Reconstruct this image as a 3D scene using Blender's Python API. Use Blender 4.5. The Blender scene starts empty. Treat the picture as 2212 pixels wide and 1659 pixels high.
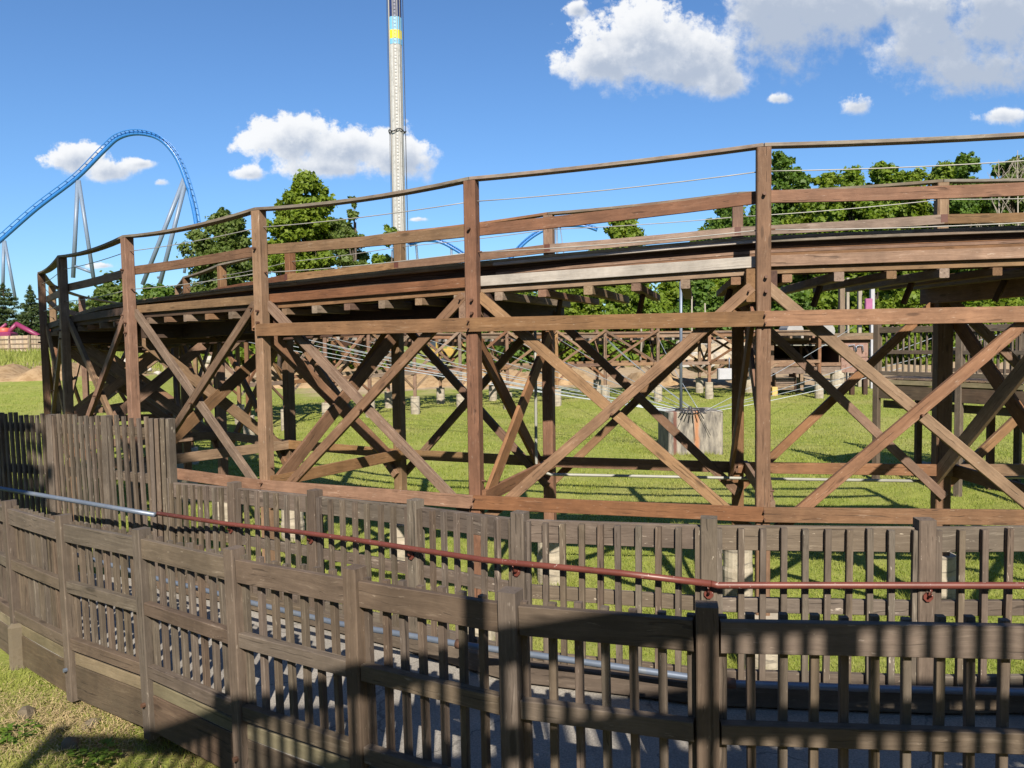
import bpy, math, random
import numpy as np
from mathutils import Vector, Matrix
random.seed(7); rng = np.random.default_rng(7)
S = bpy.context.scene
COL = S.collection
# ---------------------------------------------------------------- camera, light, exposure
F = 1703.0; CU, CV = 1106.0, 829.5
PITCH = math.atan((CV-735.0)/F); ROLL = 0.015
cr, sr = math.cos(ROLL), math.sin(ROLL)
fw = Vector((0, math.cos(PITCH), -math.sin(PITCH))); up0 = Vector((0, math.sin(PITCH), math.cos(PITCH)))
rt = Vector((1,0,0))*cr - up0*sr; upv = up0*cr + Vector((1,0,0))*sr
cam_d = bpy.data.cameras.new('camera'); cam = bpy.data.objects.new('camera', cam_d); COL.objects.link(cam)
cam.matrix_world = Matrix(((rt.x,upv.x,-fw.x,0),(rt.y,upv.y,-fw.y,0),(rt.z,upv.z,-fw.z,0),(0,0,0,1)))
cam_d.sensor_width = 36; cam_d.lens = 36*F/2212; cam_d.clip_end = 3000; cam_d.clip_start = 0.05
S.camera = cam
def at(u, v, D):
    d = fw + rt*((u-CU)/F) + upv*((CV-v)/F)
    return d*(D/d.y)
SUN_EL = math.radians(37); SUN_X, SUN_Y = 0.062, -1.0
sun_d = bpy.data.lights.new('sun', 'SUN'); sun_d.energy = 5.0; sun_d.angle = math.radians(0.53); sun_d.color = (1.0, 0.91, 0.78)
sun = bpy.data.objects.new('sun', sun_d); COL.objects.link(sun)
sd = Vector((SUN_X, SUN_Y, 0)).normalized()*math.cos(SUN_EL); sd.z = math.sin(SUN_EL)
sun.rotation_euler = sd.to_track_quat('Z', 'Y').to_euler(); sun.location = (0, -5, 12)
S.view_settings.view_transform = 'Standard'; S.view_settings.look = 'None'
S.view_settings.exposure = 1.0; S.view_settings.gamma = 1.0; S.view_settings.use_curve_mapping = False
S.render.engine = 'CYCLES'

# ---------------------------------------------------------------- node helpers
class NT:
    def __init__(s, tree): s.t = tree; s.t.nodes.clear()
    def n(s, kind, **kw):
        nd = s.t.nodes.new(kind)
        for k, v in kw.items():
            if k == 'ins':
                for i, x in v.items():
                    if isinstance(x, bpy.types.NodeSocket): s.t.links.new(x, nd.inputs[i])
                    elif x is not None: nd.inputs[i].default_value = x
            else: setattr(nd, k, v)
        return nd
    def m(s, op, a, b=None, c=None, clamp=False):
        nd = s.n('ShaderNodeMath', operation=op, use_clamp=clamp, ins={0:a, 1:b, 2:c}); return nd.outputs[0]
    def mix(s, f, a, b, bt='MIX'):
        nd = s.n('ShaderNodeMix', data_type='RGBA', blend_type=bt, ins={0:f, 6:a, 7:b}); return nd.outputs[2]
    def noise(s, vec, scale, detail=4, rough=0.6, dist=0.0):
        nd = s.n('ShaderNodeTexNoise', ins={'Vector':vec, 'Scale':scale, 'Detail':detail, 'Roughness':rough, 'Distortion':dist}); return nd.outputs[0]
    def mapr(s, v, a, b, c=0.0, d=1.0, smooth=False):
        nd = s.n('ShaderNodeMapRange', ins={0:v, 1:a, 2:b, 3:c, 4:d})
        if smooth: nd.interpolation_type = 'SMOOTHSTEP'
        return nd.outputs[0]
    def vscale(s, vec, sc):
        nd = s.n('ShaderNodeVectorMath', operation='MULTIPLY', ins={0:vec, 1:sc}); return nd.outputs[0]
    def vadd(s, a, b):
        nd = s.n('ShaderNodeVectorMath', operation='ADD', ins={0:a, 1:b}); return nd.outputs[0]
def rgb(r, g, b): return (r, g, b, 1.0)

# ---------------------------------------------------------------- world
W = bpy.data.worlds.new('World'); S.world = W; W.use_nodes = True
w = NT(W.node_tree)
sky = w.n('ShaderNodeTexSky', sky_type='NISHITA', sun_disc=False, sun_elevation=SUN_EL,
          sun_rotation=math.atan2(SUN_X, SUN_Y), altitude=200, air_density=1.0, dust_density=0.6, ozone_density=3.5)
gen = w.n('ShaderNodeTexCoord').outputs['Generated']
sep = w.n('ShaderNodeSeparateXYZ', ins={0:gen})
gx, gy, gz = sep.outputs
gys = w.m('MAXIMUM', gy, 0.02)
X = w.m('DIVIDE', gx, gys); Z = w.m('DIVIDE', gz, gys)
pv = w.n('ShaderNodeCombineXYZ', ins={0:X, 1:Z, 2:0.0}).outputs[0]
nA = w.noise(pv, 13.0, 8, 0.62)
nB = w.noise(pv, 42.0, 7, 0.62)
pv2 = w.vadd(pv, (-0.010, 0.018, 0.0))
rel = w.m('ADD', w.m('MULTIPLY', w.m('SUBTRACT', nA, w.noise(pv2, 13.0, 8, 0.62)), 2.2), w.m('MULTIPLY', w.m('SUBTRACT', nB, w.noise(w.vadd(pv, (-0.004, 0.007, 0.0)), 42.0, 7, 0.62)), 1.5))
nw = w.m('ADD', w.m('MULTIPLY', w.m('SUBTRACT', nA, 0.5), 3.4), w.m('MULTIPLY', w.m('SUBTRACT', nB, 0.5), 1.9))
# clouds: centre and radii given as directions (tangent of azimuth, tangent of elevation)
def dirXZ(u, v):
    p = at(u, v, 1.0); return p.x, p.z
CL = [ # u, v, ru, rv, softness (further right: greyer)
 (1390,110,150,95,1),(1300,140,90,60,1),(1480,150,130,75,1),(1560,185,70,45,1.2),
 (1700,60,120,130,1),(1640,20,90,80,1.2),(1800,30,160,90,1.1),(2010,90,120,110,1),(2150,50,150,120,1),(2120,160,190,70,1.1),(1950,20,180,60,1.1),
 (1850,232,50,34,1.3),(1250,25,40,26,1.6),(2150,255,80,30,1.6),(1680,215,45,20,1.8),
 (640,310,90,60,1),(740,330,120,55,1),(850,350,90,50,1),(700,365,150,35,1.2),(540,378,60,24,1.6),
 (165,350,62,42,1),(235,372,66,32,1.1),(310,355,46,18,1.5),(345,395,34,16,1.8),(225,575,40,12,1.8),(905,475,30,9,1.8),(640,550,60,22,1.8),(1740,420,30,18,1.4)]
dens = None; lit = None; wsum = None
for (u, v, ru, rv, sf) in CL:
    cx, cz = dirXZ(u, v); rx, rz = ru*1.12/F, rv*1.12/F
    dx = w.m('DIVIDE', w.m('SUBTRACT', X, cx), rx)
    dz0 = w.m('DIVIDE', w.m('SUBTRACT', Z, cz), rz)
    dzn = w.m('MULTIPLY', w.m('MINIMUM', dz0, 0.0), 1.35); dz = w.m('ADD', w.m('MAXIMUM', dz0, 0.0), dzn)
    r = w.m('SQRT', w.m('ADD', w.m('MULTIPLY', dx, dx), w.m('MULTIPLY', dz, dz)))
    k = w.m('SUBTRACT', 1.0/sf, r)
    h = w.m('ADD', w.m('MULTIPLY', dz0, 0.55), w.m('MULTIPLY', dx, -0.22))
    h = w.m('SUBTRACT', h, 0.50 if u > 1560 and rv > 50 else (0.24 if u > 1100 else 0.14))
    wt = w.m('POWER', w.m('MAXIMUM', w.m('ADD', k, 0.9), 0.001), 6.0)
    if dens is None: dens, lit, wsum = k, w.m('MULTIPLY', h, wt), wt
    else:
        lit = w.m('ADD', lit, w.m('MULTIPLY', h, wt)); wsum = w.m('ADD', wsum, wt)
        dens = w.m('SMOOTH_MAX', dens, k, 0.45)
lit = w.m('DIVIDE', lit, w.m('ADD', wsum, 1e-6))
front = w.m('GREATER_THAN', gy, 0.05)
d1 = w.m('ADD', dens, w.m('MULTIPLY', nw, 0.62))
sw = w.mapr(lit, -0.6, 0.1, 0.75, 0.20)
a1 = w.m('MULTIPLY', w.n('ShaderNodeMapRange', interpolation_type='SMOOTHSTEP', ins={0:d1, 1:-0.08, 2:sw, 3:0.0, 4:1.0}).outputs[0], front)
# the rest of the sky carries the same kind of scattered cumulus
gnv = w.n('ShaderNodeCombineXYZ', ins={0:w.m('DIVIDE', gx, w.m('ADD', w.m('MAXIMUM', gz, 0.0), 0.25)), 1:w.m('DIVIDE', gy, w.m('ADD', w.m('MAXIMUM', gz, 0.0), 0.25)), 2:0.0}).outputs[0]
ng = w.noise(gnv, 1.3, 7, 0.6)
outm = w.m('MAXIMUM', w.mapr(w.m('ABSOLUTE', X), 0.72, 1.0), w.m('MAXIMUM', w.mapr(Z, 0.55, 0.8), w.m('SUBTRACT', 1.0, front)))
a2 = w.m('MULTIPLY', w.m('MULTIPLY', w.mapr(ng, 0.62, 0.74, smooth=True), outm), w.mapr(gz, 0.02, 0.15))
alpha = w.m('MAXIMUM', a1, a2)
lt = w.m('ADD', w.m('MULTIPLY', lit, 1.15), w.m('ADD', w.m('MULTIPLY', w.m('SUBTRACT', nA, 0.5), 0.9), w.m('MULTIPLY', rel, 0.62)))
edge = w.mapr(d1, 0.05, 0.85, 0.46, -0.26)
ltc = w.mapr(w.m('ADD', w.m('ADD', lt, edge), 0.0), -0.70, 0.46, smooth=True)
ccol = w.mix(ltc, rgb(4.8, 5.5, 6.7), rgb(9.8, 9.9, 10.0))
tint = w.mix(1.0, sky.outputs[0], rgb(0.90, 1.20, 1.48), 'MULTIPLY')
skc = w.mix(w.m('MULTIPLY', alpha, 0.96), tint, ccol)
bg = w.n('ShaderNodeBackground', ins={'Color':skc, 'Strength':0.05})
w.n('ShaderNodeOutputWorld', ins={0:bg.outputs[0]})
try: W.cycles.sampling_method = 'MANUAL'; W.cycles.sample_map_resolution = 1024
except Exception: pass

# ---------------------------------------------------------------- materials
AL = 0.68
def rgb(r, g, b): return (r*AL, g*AL, b*AL, 1.0)
def newmat(name):
    m = bpy.data.materials.new(name); m.use_nodes = True; return m, NT(m.node_tree)
def finish(t, col, rough=0.7, bump=None, bs=0.4, bd=0.01, metal=0.0, spec=0.3, trans=None):
    ins = {'Base Color':col, 'Roughness':rough, 'Metallic':metal, 'Specular IOR Level':spec}
    b = t.n('ShaderNodeBsdfPrincipled', ins=ins)
    if bump is not None:
        bn = t.n('ShaderNodeBump', ins={'Strength':bs, 'Distance':bd, 'Height':bump}); t.t.links.new(bn.outputs[0], b.inputs['Normal'])
    out = b.outputs[0]
    if trans is not None:
        tr = t.n('ShaderNodeBsdfTranslucent', ins={'Color':trans[0]})
        mx = t.n('ShaderNodeMixShader', ins={0:trans[1], 1:b.outputs[0], 2:tr.outputs[0]}); out = mx.outputs[0]
    t.n('ShaderNodeOutputMaterial', ins={0:out})
def wood(name, c1, c2, wear, wearamt=0.3, var=0.25, rough=0.75, streak=22.0, bs=0.5, cracks=0.6, weather=None):
    m, t = newmat(name)
    oc = t.n('ShaderNodeTexCoord').outputs['Object']
    oi = t.n('ShaderNodeObjectInfo').outputs['Random']
    off = t.n('ShaderNodeCombineXYZ', ins={0:t.m('MULTIPLY', oi, 37.0), 1:t.m('MULTIPLY', oi, 61.0), 2:t.m('MULTIPLY', oi, 17.0)}).outputs[0]
    p = t.vadd(oc, off)
    warp = t.noise(t.vscale(p, (1.2,3,3)), 1.0, 3)
    pw = t.vadd(p, t.n('ShaderNodeCombineXYZ', ins={0:0.0, 1:t.m('MULTIPLY', warp, 0.11), 2:t.m('MULTIPLY', warp, 0.13)}).outputs[0])
    g1 = t.noise(t.vscale(pw, (1.0, streak, streak)), 1.6, 5, 0.7)
    g2 = t.noise(t.vscale(pw, (3.5, streak*4.2, streak*4.2)), 1.5, 3, 0.7)
    big = t.noise(t.vscale(p, (1.3, 4, 4)), 1.5, 4, 0.6)
    gm = t.m('ADD', t.m('MULTIPLY', g1, 0.6), t.m('MULTIPLY', g2, 0.4))
    col = t.mix(t.mapr(gm, 0.36, 0.64), c2, c1)
    wm = t.m('MULTIPLY', t.mapr(g1, 0.58, 0.70), t.mapr(big, 0.42, 0.66))
    col = t.mix(t.m('MULTIPLY', wm, wearamt), col, wear)
    fl = t.mapr(t.noise(t.vscale(pw, (9, streak*2.0, streak*2.0)), 1.0, 3, 0.7), 0.665, 0.69)
    col = t.mix(t.m('MULTIPLY', fl, wearamt), col, wear)
    ck = t.mapr(t.noise(t.vscale(pw, (0.55, streak*1.7, streak*1.7)), 1.3, 2, 0.5), 0.315, 0.355, 1.0, 0.0)
    dark = tuple(x*0.28 for x in c2[:3])+(1.0,)
    col = t.mix(t.m('MULTIPLY', ck, cracks), col, dark)
    # knots
    vo = t.n('ShaderNodeTexVoronoi', ins={'Vector':t.vscale(p, (1.4, 5.5, 5.5)), 'Scale':1.0, 'Randomness':1.0})
    kn = t.mapr(vo.outputs['Distance'], 0.075, 0.13, 1.0, 0.0)
    col = t.mix(t.m('MULTIPLY', kn, 0.55), col, dark)
    if weather:
        col = t.mix(t.m('MULTIPLY', t.mapr(t.noise(t.vscale(p, (0.8, 2, 2)), 1.2, 5, 0.6), 0.40, 0.62), weather[1]), col, weather[0])
    dirt = t.mapr(t.noise(p, 3.0, 5, 0.65), 0.35, 0.7, 0.74, 1.14)
    vv = t.m('MULTIPLY', dirt, t.mapr(oi, 0.0, 1.0, 1-var, 1+var*0.8))
    cc = t.n('ShaderNodeVectorMath', operation='SCALE', ins={0:col}); t.t.links.new(vv, cc.inputs[3])
    hs = t.n('ShaderNodeHueSaturation', ins={'Hue':t.mapr(t.m('FRACT', t.m('MULTIPLY', oi, 7.31)), 0, 1, 0.49, 0.512), 'Saturation':t.mapr(t.m('FRACT', t.m('MULTIPLY', oi, 13.7)), 0, 1, 0.8, 1.12), 'Color':cc.outputs[0]})
    bh = t.m('SUBTRACT', t.m('ADD', t.m('MULTIPLY', g1, 0.5), t.m('MULTIPLY', g2, 0.4)), t.m('MULTIPLY', ck, 0.7))
    finish(t, hs.outputs[0], rough, bh, bs, 0.006, spec=0.25)
    return m
M = {}
M['red2'] = wood('tan_stained_timber', rgb(.315,.184,.103), rgb(.21,.118,.066), rgb(.58,.47,.36), 0.45)
M['red3'] = wood('dark_stained_timber', rgb(.245,.130,.072), rgb(.155,.080,.045), rgb(.46,.36,.28), 0.4)
M['red'] = wood('stained_timber', rgb(.300,.172,.097), rgb(.192,.104,.058), rgb(.54,.42,.32), 0.42)
M['weath'] = wood('weathered_timber', rgb(.33,.24,.17), rgb(.19,.125,.085), rgb(.48,.41,.33), 0.55)
M['cap'] = wood('weathered_cap', rgb(.33,.29,.225), rgb(.17,.14,.105), rgb(.44,.40,.33), 0.5, weather=(rgb(.20,.11,.07),0.45))
M['greyboard'] = wood('new_grey_board', rgb(.44,.39,.34), rgb(.34,.29,.25), rgb(.5,.46,.42), 0.2, cracks=0.25)
M['dark'] = wood('dark_brown_timber', rgb(.115,.062,.038), rgb(.06,.032,.021), rgb(.20,.13,.09), 0.25)  # deep brown; on the track layers it paints in the overhang's shade
M['tan'] = wood('rusty_tan_timber', rgb(.36,.255,.135), rgb(.23,.145,.07), rgb(.20,.085,.03), 0.6)
M['fence'] = wood('brown_painted_wood', rgb(.180,.138,.102), rgb(.120,.090,.066), rgb(.46,.39,.31), 0.38, var=0.14, streak=26, bs=0.35, cracks=0.55)
M['fence2'] = wood('brown_weathered_paint', rgb(.195,.153,.116), rgb(.122,.093,.070), rgb(.56,.48,.38), 0.7, var=0.16, streak=24, bs=0.5, cracks=0.6)
M['plank'] = wood('stained_kick_plank', rgb(.175,.125,.085), rgb(.105,.072,.050), rgb(.30,.24,.16), 0.4, weather=(rgb(.10,.085,.06),0.5))
M['strip'] = wood('tan_edge_strip', rgb(.34,.28,.18), rgb(.24,.19,.12), rgb(.12,.10,.07), 0.4, weather=(rgb(.13,.13,.07),0.35))
M['pale'] = wood('pale_fence_board', rgb(.52,.41,.29), rgb(.42,.32,.22), rgb(.6,.5,.4), 0.2, cracks=0.2)
def simple(name, c, rough=0.6, metal=0.0, spot=None, sc=20.0, lo=0.6, hi=0.66, var=0.12, bump=0.1, spec=0.4):
    m, t = newmat(name)
    p = t.n('ShaderNodeTexCoord').outputs['Object']
    n = t.noise(p, 4.0, 5, 0.65)
    v = t.mapr(n, 0.3, 0.7, 1-var, 1+var)
    cc = t.n('ShaderNodeVectorMath', operation='SCALE', ins={0:c[:3]}); t.t.links.new(v, cc.inputs[3])
    col = cc.outputs[0]
    if spot: col = t.mix(t.mapr(t.noise(p, sc, 4, 0.7), lo, hi), col, spot)
    finish(t, col, rough, t.noise(p, 60, 3), bump, 0.003, metal, spec)
    return m
M['redpipe'] = simple('red_oxide_pipe', rgb(.155,.045,.032), 0.42, 0, rgb(.6,.5,.45), 38, 0.665, 0.68, spec=0.45, var=.25)
M['galv'] = simple('galvanised_steel', rgb(.18,.22,.29), 0.42, 0.35, rgb(.24,.27,.31), 9, 0.5, 0.7)
M['conduit'] = simple('grey_conduit', rgb(.33,.33,.29), 0.5)
M['wire'] = simple('steel_wire_rope', rgb(.40,.39,.36), 0.5, 0.2)
M['guy'] = simple('guy_cable_steel', rgb(.48,.53,.56), 0.45, 0.2)
M['bolt'] = simple('rusty_bolt', rgb(.16,.085,.055), 0.6, 0.3)
M['plate'] = simple('red_brown_plate', rgb(.12,.045,.03), 0.5)
M['bluesteel'] = simple('blue_track_paint', rgb(.03,.20,.58), 0.35, spec=0.5)
M['support'] = simple('grey_blue_support_paint', rgb(.18,.24,.33), 0.4)
M['white'] = simple('white_tower_paint', rgb(.55,.55,.54), 0.5, 0, rgb(.34,.34,.32), 1.2, 0.5, 0.75)
M['rail_grey'] = simple('grey_tower_rail_paint', rgb(.30,.29,.27), 0.6)  # plain grey for the tower's guide rails and ladder
M['navy'] = simple('navy_tower_paint', rgb(.018,.035,.13), 0.4)
M['cyan'] = simple('light_blue_tower_paint', rgb(.20,.52,.78), 0.4)
M['digger'] = simple('dusty_digger_paint', rgb(.40,.27,.06), 0.8)
M['yellow'] = simple('yellow_paint', rgb(.90,.76,.03), 0.45)
M['darksteel'] = simple('dark_steel', rgb(.05,.05,.055), 0.5, 0.2)
M['pink'] = simple('magenta_paint', rgb(.24,.03,.10), 0.45)
M['orange'] = simple('orange_red_paint', rgb(.62,.12,.08), 0.5)
M['box'] = simple('electrical_box_grey', rgb(.46,.46,.49), 0.5)
M['yfoot'] = simple('yellow_footing_paint', rgb(.62,.42,.14), 0.7)
M['yellowwood'] = simple('ochre_pole_paint', rgb(.52,.33,.07), 0.6)
M['panel'] = simple('rusty_cabinet_paint', rgb(.30,.18,.14), 0.6, 0, rgb(.20,.10,.07), 6, 0.5, 0.65)
M['stone'] = simple('soil_stained_stone', rgb(.16,.13,.09), .95, 0, rgb(.15,.12,.08), 9, .5, .6, bump=.8)
M['drum'] = simple('grey_drum_plastic', rgb(.36,.35,.34), 0.6)
M['bark'] = simple('tree_bark', rgb(.13,.10,.075), 0.9, 0, rgb(.06,.045,.035), 14, 0.45, 0.6, bump=0.6)
M['palebark'] = simple('pale_bark', rgb(.34,.30,.24), 0.9, bump=0.5)
M['straw'] = simple('dry_straw', rgb(.50,.38,.20), 0.8)
M['window'] = simple('dark_window_glass', rgb(.05,.07,.09), 0.15, spec=0.6)
M['roofblue'] = simple('blue_facade_paint', rgb(.18,.32,.55), 0.6)
M['redface'] = simple('red_facade_paint', rgb(.55,.11,.07), 0.6)
def mat_concrete():
    m, t = newmat('weathered_concrete'); p = t.n('ShaderNodeTexCoord').outputs['Object']
    n1 = t.noise(p, 3.0, 6, 0.65); n2 = t.noise(t.vscale(p, (1,1,9)), 2.2, 4, 0.6)
    c = t.mix(t.mapr(n1, .35, .68), rgb(.36,.31,.24), rgb(.56,.50,.40))
    c = t.mix(t.m('MULTIPLY', t.mapr(n2, .56, .62), 0.75), c, rgb(.17,.15,.13))
    gp_ = t.n('ShaderNodeSeparateXYZ', ins={0:p}).outputs[2]; c = t.mix(t.m('MULTIPLY', t.mapr(t.m('ADD', gp_, t.m('MULTIPLY', n1, .5)), .25, .55, 1.0, 0.0), .55), c, rgb(.16,.14,.09))
    c = t.mix(t.m('MULTIPLY', t.mapr(t.noise(p, 40, 3, .7), .62, .66), 0.5), c, rgb(.2,.17,.14))
    finish(t, c, .9, t.m('ADD', n1, t.m('MULTIPLY', n2, .5)), .5, .02, spec=.2); return m
M['conc'] = mat_concrete()
def mat_block():
    m, t = newmat('stained_anchor_concrete'); p = t.n('ShaderNodeTexCoord').outputs['Object']
    n1 = t.noise(t.vscale(p, (2.2,2.2,.5)), 2.5, 6, 0.65); n2 = t.noise(p, 6, 5, .7)
    c = t.mix(t.mapr(n1, .38, .62), rgb(.12,.11,.10), rgb(.40,.36,.30))
    c = t.mix(t.m('MULTIPLY', t.mapr(n2, .55, .65), .5), c, rgb(.22,.20,.18))
    sp = t.n('ShaderNodeSeparateXYZ', ins={0:p}).outputs
    rx = t.m('ABSOLUTE', t.m('ADD', t.m('SUBTRACT', sp[0], 0.02), t.m('MULTIPLY', t.m('SUBTRACT', n2, .5), .12)))
    c = t.mix(t.m('MULTIPLY', t.mapr(rx, .03, .11, 1, 0), .85), c, rgb(.46,.20,.09))
    rx = t.m('ABSOLUTE', t.m('ADD', t.m('ADD', sp[0], 0.62), t.m('MULTIPLY', t.m('SUBTRACT', n2, .5), .06)))
    c = t.mix(t.m('MULTIPLY', t.mapr(rx, .03, .07, 1, 0), .8), c, rgb(.16,.05,.035))
    finish(t, c, .9, t.m('ADD', n1, n2), .5, .03, spec=.2); return m
M['block'] = mat_block()
def mat_asphalt():
    m, t = newmat('aged_grey_asphalt'); p = t.n('ShaderNodeTexCoord').outputs['Object']
    n1 = t.noise(p, 90, 4, .75); n2 = t.noise(p, 1.8, 5, .6)
    c = t.mix(t.mapr(n1, .35, .65), rgb(.26,.24,.215), rgb(.50,.465,.41))
    c = t.mix(t.m('MULTIPLY', t.mapr(n2, .4, .65), .45), c, rgb(.15,.14,.13))
    vo = t.n('ShaderNodeTexVoronoi', feature='DISTANCE_TO_EDGE', ins={'Vector':t.vadd(p, t.n('ShaderNodeCombineXYZ', ins={0:t.m('MULTIPLY', n2, .8),1:0.0,2:0.0}).outputs[0]), 'Scale':.9})
    c = t.mix(t.m('MULTIPLY', t.mapr(vo.outputs[0], .004, .010, 1, 0), .45), c, rgb(.04,.04,.04))
    finish(t, c, .9, n1, .6, .006, spec=.2); return m
M['asphalt'] = mat_asphalt()
def mat_rock():
    m, t = newmat('pale_limestone'); p = t.n('ShaderNodeTexCoord').outputs['Object']; oi = t.n('ShaderNodeObjectInfo').outputs['Random']
    n1 = t.noise(p, 3, 6, .65)
    c = t.mix(oi, rgb(.56,.54,.50), rgb(.50,.38,.22))
    c = t.mix(t.m('MULTIPLY', t.mapr(n1, .45, .65), .5), c, rgb(.30,.25,.18))
    finish(t, c, .9, n1, .8, .1, spec=.2); return m
M['rock'] = mat_rock()
def mat_leaf(name, c1, c2, c3, tr=0.35, sc=1.3):
    m, t = newmat(name); p = t.n('ShaderNodeNewGeometry').outputs['Position']
    n1 = t.noise(p, sc, 4, .6); n2 = t.noise(p, 14, 2, .5)
    c = t.mix(t.mapr(n1, .36, .64), c1, c2)
    c = t.mix(t.m('MULTIPLY', t.mapr(n2, .50, .66), .6), c, c3)
    b = t.n('ShaderNodeBsdfPrincipled', ins={'Base Color':c, 'Roughness':.55, 'Specular IOR Level':.25})
    bright = t.mix(1.0, c, (1.8,2.0,.8,1), 'MULTIPLY')
    trn = t.n('ShaderNodeBsdfTranslucent', ins={'Color':bright})
    mx = t.n('ShaderNodeMixShader', ins={0:tr, 1:b.outputs[0], 2:trn.outputs[0]})
    t.n('ShaderNodeOutputMaterial', ins={0:mx.outputs[0]}); return m
M['leafA'] = mat_leaf('maple_leaf', rgb(.11,.18,.018), rgb(.19,.26,.026), rgb(.31,.35,.027))
M['leafB'] = mat_leaf('ash_leaf', rgb(.09,.14,.030), rgb(.15,.20,.045), rgb(.21,.26,.06))
M['leafC'] = mat_leaf('dark_leaf', rgb(.07,.14,.022), rgb(.12,.20,.030), rgb(.19,.27,.038))
M['leafD'] = mat_leaf('bright_leaf', rgb(.11,.19,.018), rgb(.18,.25,.024), rgb(.25,.31,.03))
M['leafE'] = mat_leaf('pine_needle', rgb(.038,.068,.022), rgb(.068,.100,.028), rgb(.10,.125,.03), 0.2)
M['leafW'] = mat_leaf('weed_leaf', rgb(.09,.17,.02), rgb(.13,.22,.03), rgb(.2,.27,.04), .3, 8)
def mat_grass(name, wear):
    m, t = newmat(name); p = t.n('ShaderNodeNewGeometry').outputs['Position']
    n0 = t.noise(p, .35, 5, .6); n1 = t.noise(p, 2.6, 5, .65); n2 = t.noise(p, 22, 3, .7)
    c = t.mix(t.mapr(n1, .35, .65), rgb(.21,.285,.034), rgb(.34,.39,.070))
    c = t.mix(t.m('MULTIPLY', t.mapr(n2, .45, .7), .55), c, rgb(.52,.47,.20))
    c = t.mix(t.m('MULTIPLY', t.mapr(n0, .45, .7), wear), c, rgb(.45,.41,.16))
    return m, t, c, p, n0, n1, n2
def mk_grass():
    m, t, c, p, n0, n1, n2 = mat_grass('grass_blade', .55)
    b = t.n('ShaderNodeBsdfPrincipled', ins={'Base Color':c, 'Roughness':.6, 'Specular IOR Level':.2})
    tr = t.n('ShaderNodeBsdfTranslucent', ins={'Color':t.mix(1.0, c, (1.3,1.35,.8,1), 'MULTIPLY')})
    mx = t.n('ShaderNodeMixShader', ins={0:.3, 1:b.outputs[0], 2:tr.outputs[0]}); t.n('ShaderNodeOutputMaterial', ins={0:mx.outputs[0]})
    return m
M['blade'] = mk_grass()
def mk_ground():
    m, t, c, p, n0, n1, n2 = mat_grass('lawn_ground', .6)
    sp = t.n('ShaderNodeSeparateXYZ', ins={0:p}).outputs
    c = t.mix(.25, c, rgb(.10,.10,.04))
    # bare earth beyond the lawn, worn track and dug bank
    yy = t.m('ADD', sp[1], t.m('MULTIPLY', t.m('SUBTRACT', n0, .5), 7.0))
    dirt = t.mix(t.mapr(n1, .35, .65), rgb(.36,.26,.16), rgb(.48,.37,.25))
    dm = t.m('MULTIPLY', t.mapr(yy, 43.5, 45.5), t.mapr(yy, 62, 66, 1, 0))
    dm = t.m('MULTIPLY', dm, t.mapr(t.noise(t.vscale(p, (.5,1.0,1)), .6, 5, .6), .60, .70, 1.0, .15))
    ymask = t.m('MAXIMUM', t.mapr(sp[0], -14, -11), t.m('MULTIPLY', t.mapr(yy, 48, 52), t.mapr(yy, 70, 78, 1, 0)))
    c = t.mix(t.m('MULTIPLY', dm, ymask), c, dirt)
    # scuffed soil under the near bank
    d2 = t.m('MULTIPLY', t.mapr(sp[1], 6.6, 5.9), t.mapr(t.noise(p, 2.2, 5, .65), .42, .58))
    c = t.mix(t.m('MULTIPLY', d2, .9), c, rgb(.30,.215,.11))
    finish(t, c, .95, t.m('ADD', t.m('MULTIPLY', n2, .5), n1), .7, .05, spec=.1); return m
M['ground'] = mk_ground()
M['mound'] = simple('dug_clay', rgb(.44,.30,.16), .95, 0, rgb(.30,.19,.09), 2.0, .45, .6, bump=1.0)

# ---------------------------------------------------------------- object helpers
def tag(o, label=None, cat=None, group=None, kind=None):
    if label: o['label'] = label
    if cat: o['category'] = cat
    if group: o['group'] = group
    if kind: o['kind'] = kind
    return o
def empty(name, loc, label, cat, group=None):
    o = bpy.data.objects.new(name, None); COL.objects.link(o); o.location = loc; o.empty_display_size = .2
    return tag(o, label, cat, group)
def wm(o):
    m = Matrix.Translation(o.location) if o.rotation_mode else o.matrix_basis
    m = o.matrix_basis.copy()
    return wm(o.parent) @ m if o.parent else m
def link(name, me, mw, parent=None):
    o = bpy.data.objects.new(name, me); COL.objects.link(o)
    if parent is not None:
        o.parent = parent; o.matrix_basis = wm(parent).inverted() @ mw
    else: o.matrix_basis = mw
    return o
def mesh(name, V, Fc, mat, smooth=False):
    if mat is M.get('red'): mat = random.choice([M['red'], M['red'], M['red'], M['red2'], M['red3']])
    me = bpy.data.meshes.new(name); me.from_pydata([tuple(v) for v in V], [], Fc)
    me.materials.append(mat)
    if smooth: me.shade_smooth()
    me.update(); return me
def section(w_, h, ch):
    a, b = w_/2, h/2
    return [(-a+ch,-b),(a-ch,-b),(a,-b+ch),(a,b-ch),(a-ch,b),(-a+ch,b),(-a,b-ch),(-a,-b+ch)]
def frame_of(p0, p1, up=Vector((0,0,1))):
    x = (p1-p0); L = x.length; x = x/L
    if abs(x.dot(up)) > 0.97: up = Vector((0,-1,0)) if abs(up.z) > .5 else Vector((0,0,1))
    y = up.cross(x).normalized(); z = x.cross(y)
    return Matrix(((x.x,y.x,z.x,p0.x),(x.y,y.y,z.y,p0.y),(x.z,y.z,z.z,p0.z),(0,0,0,1))), L
_cache = {}
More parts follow.
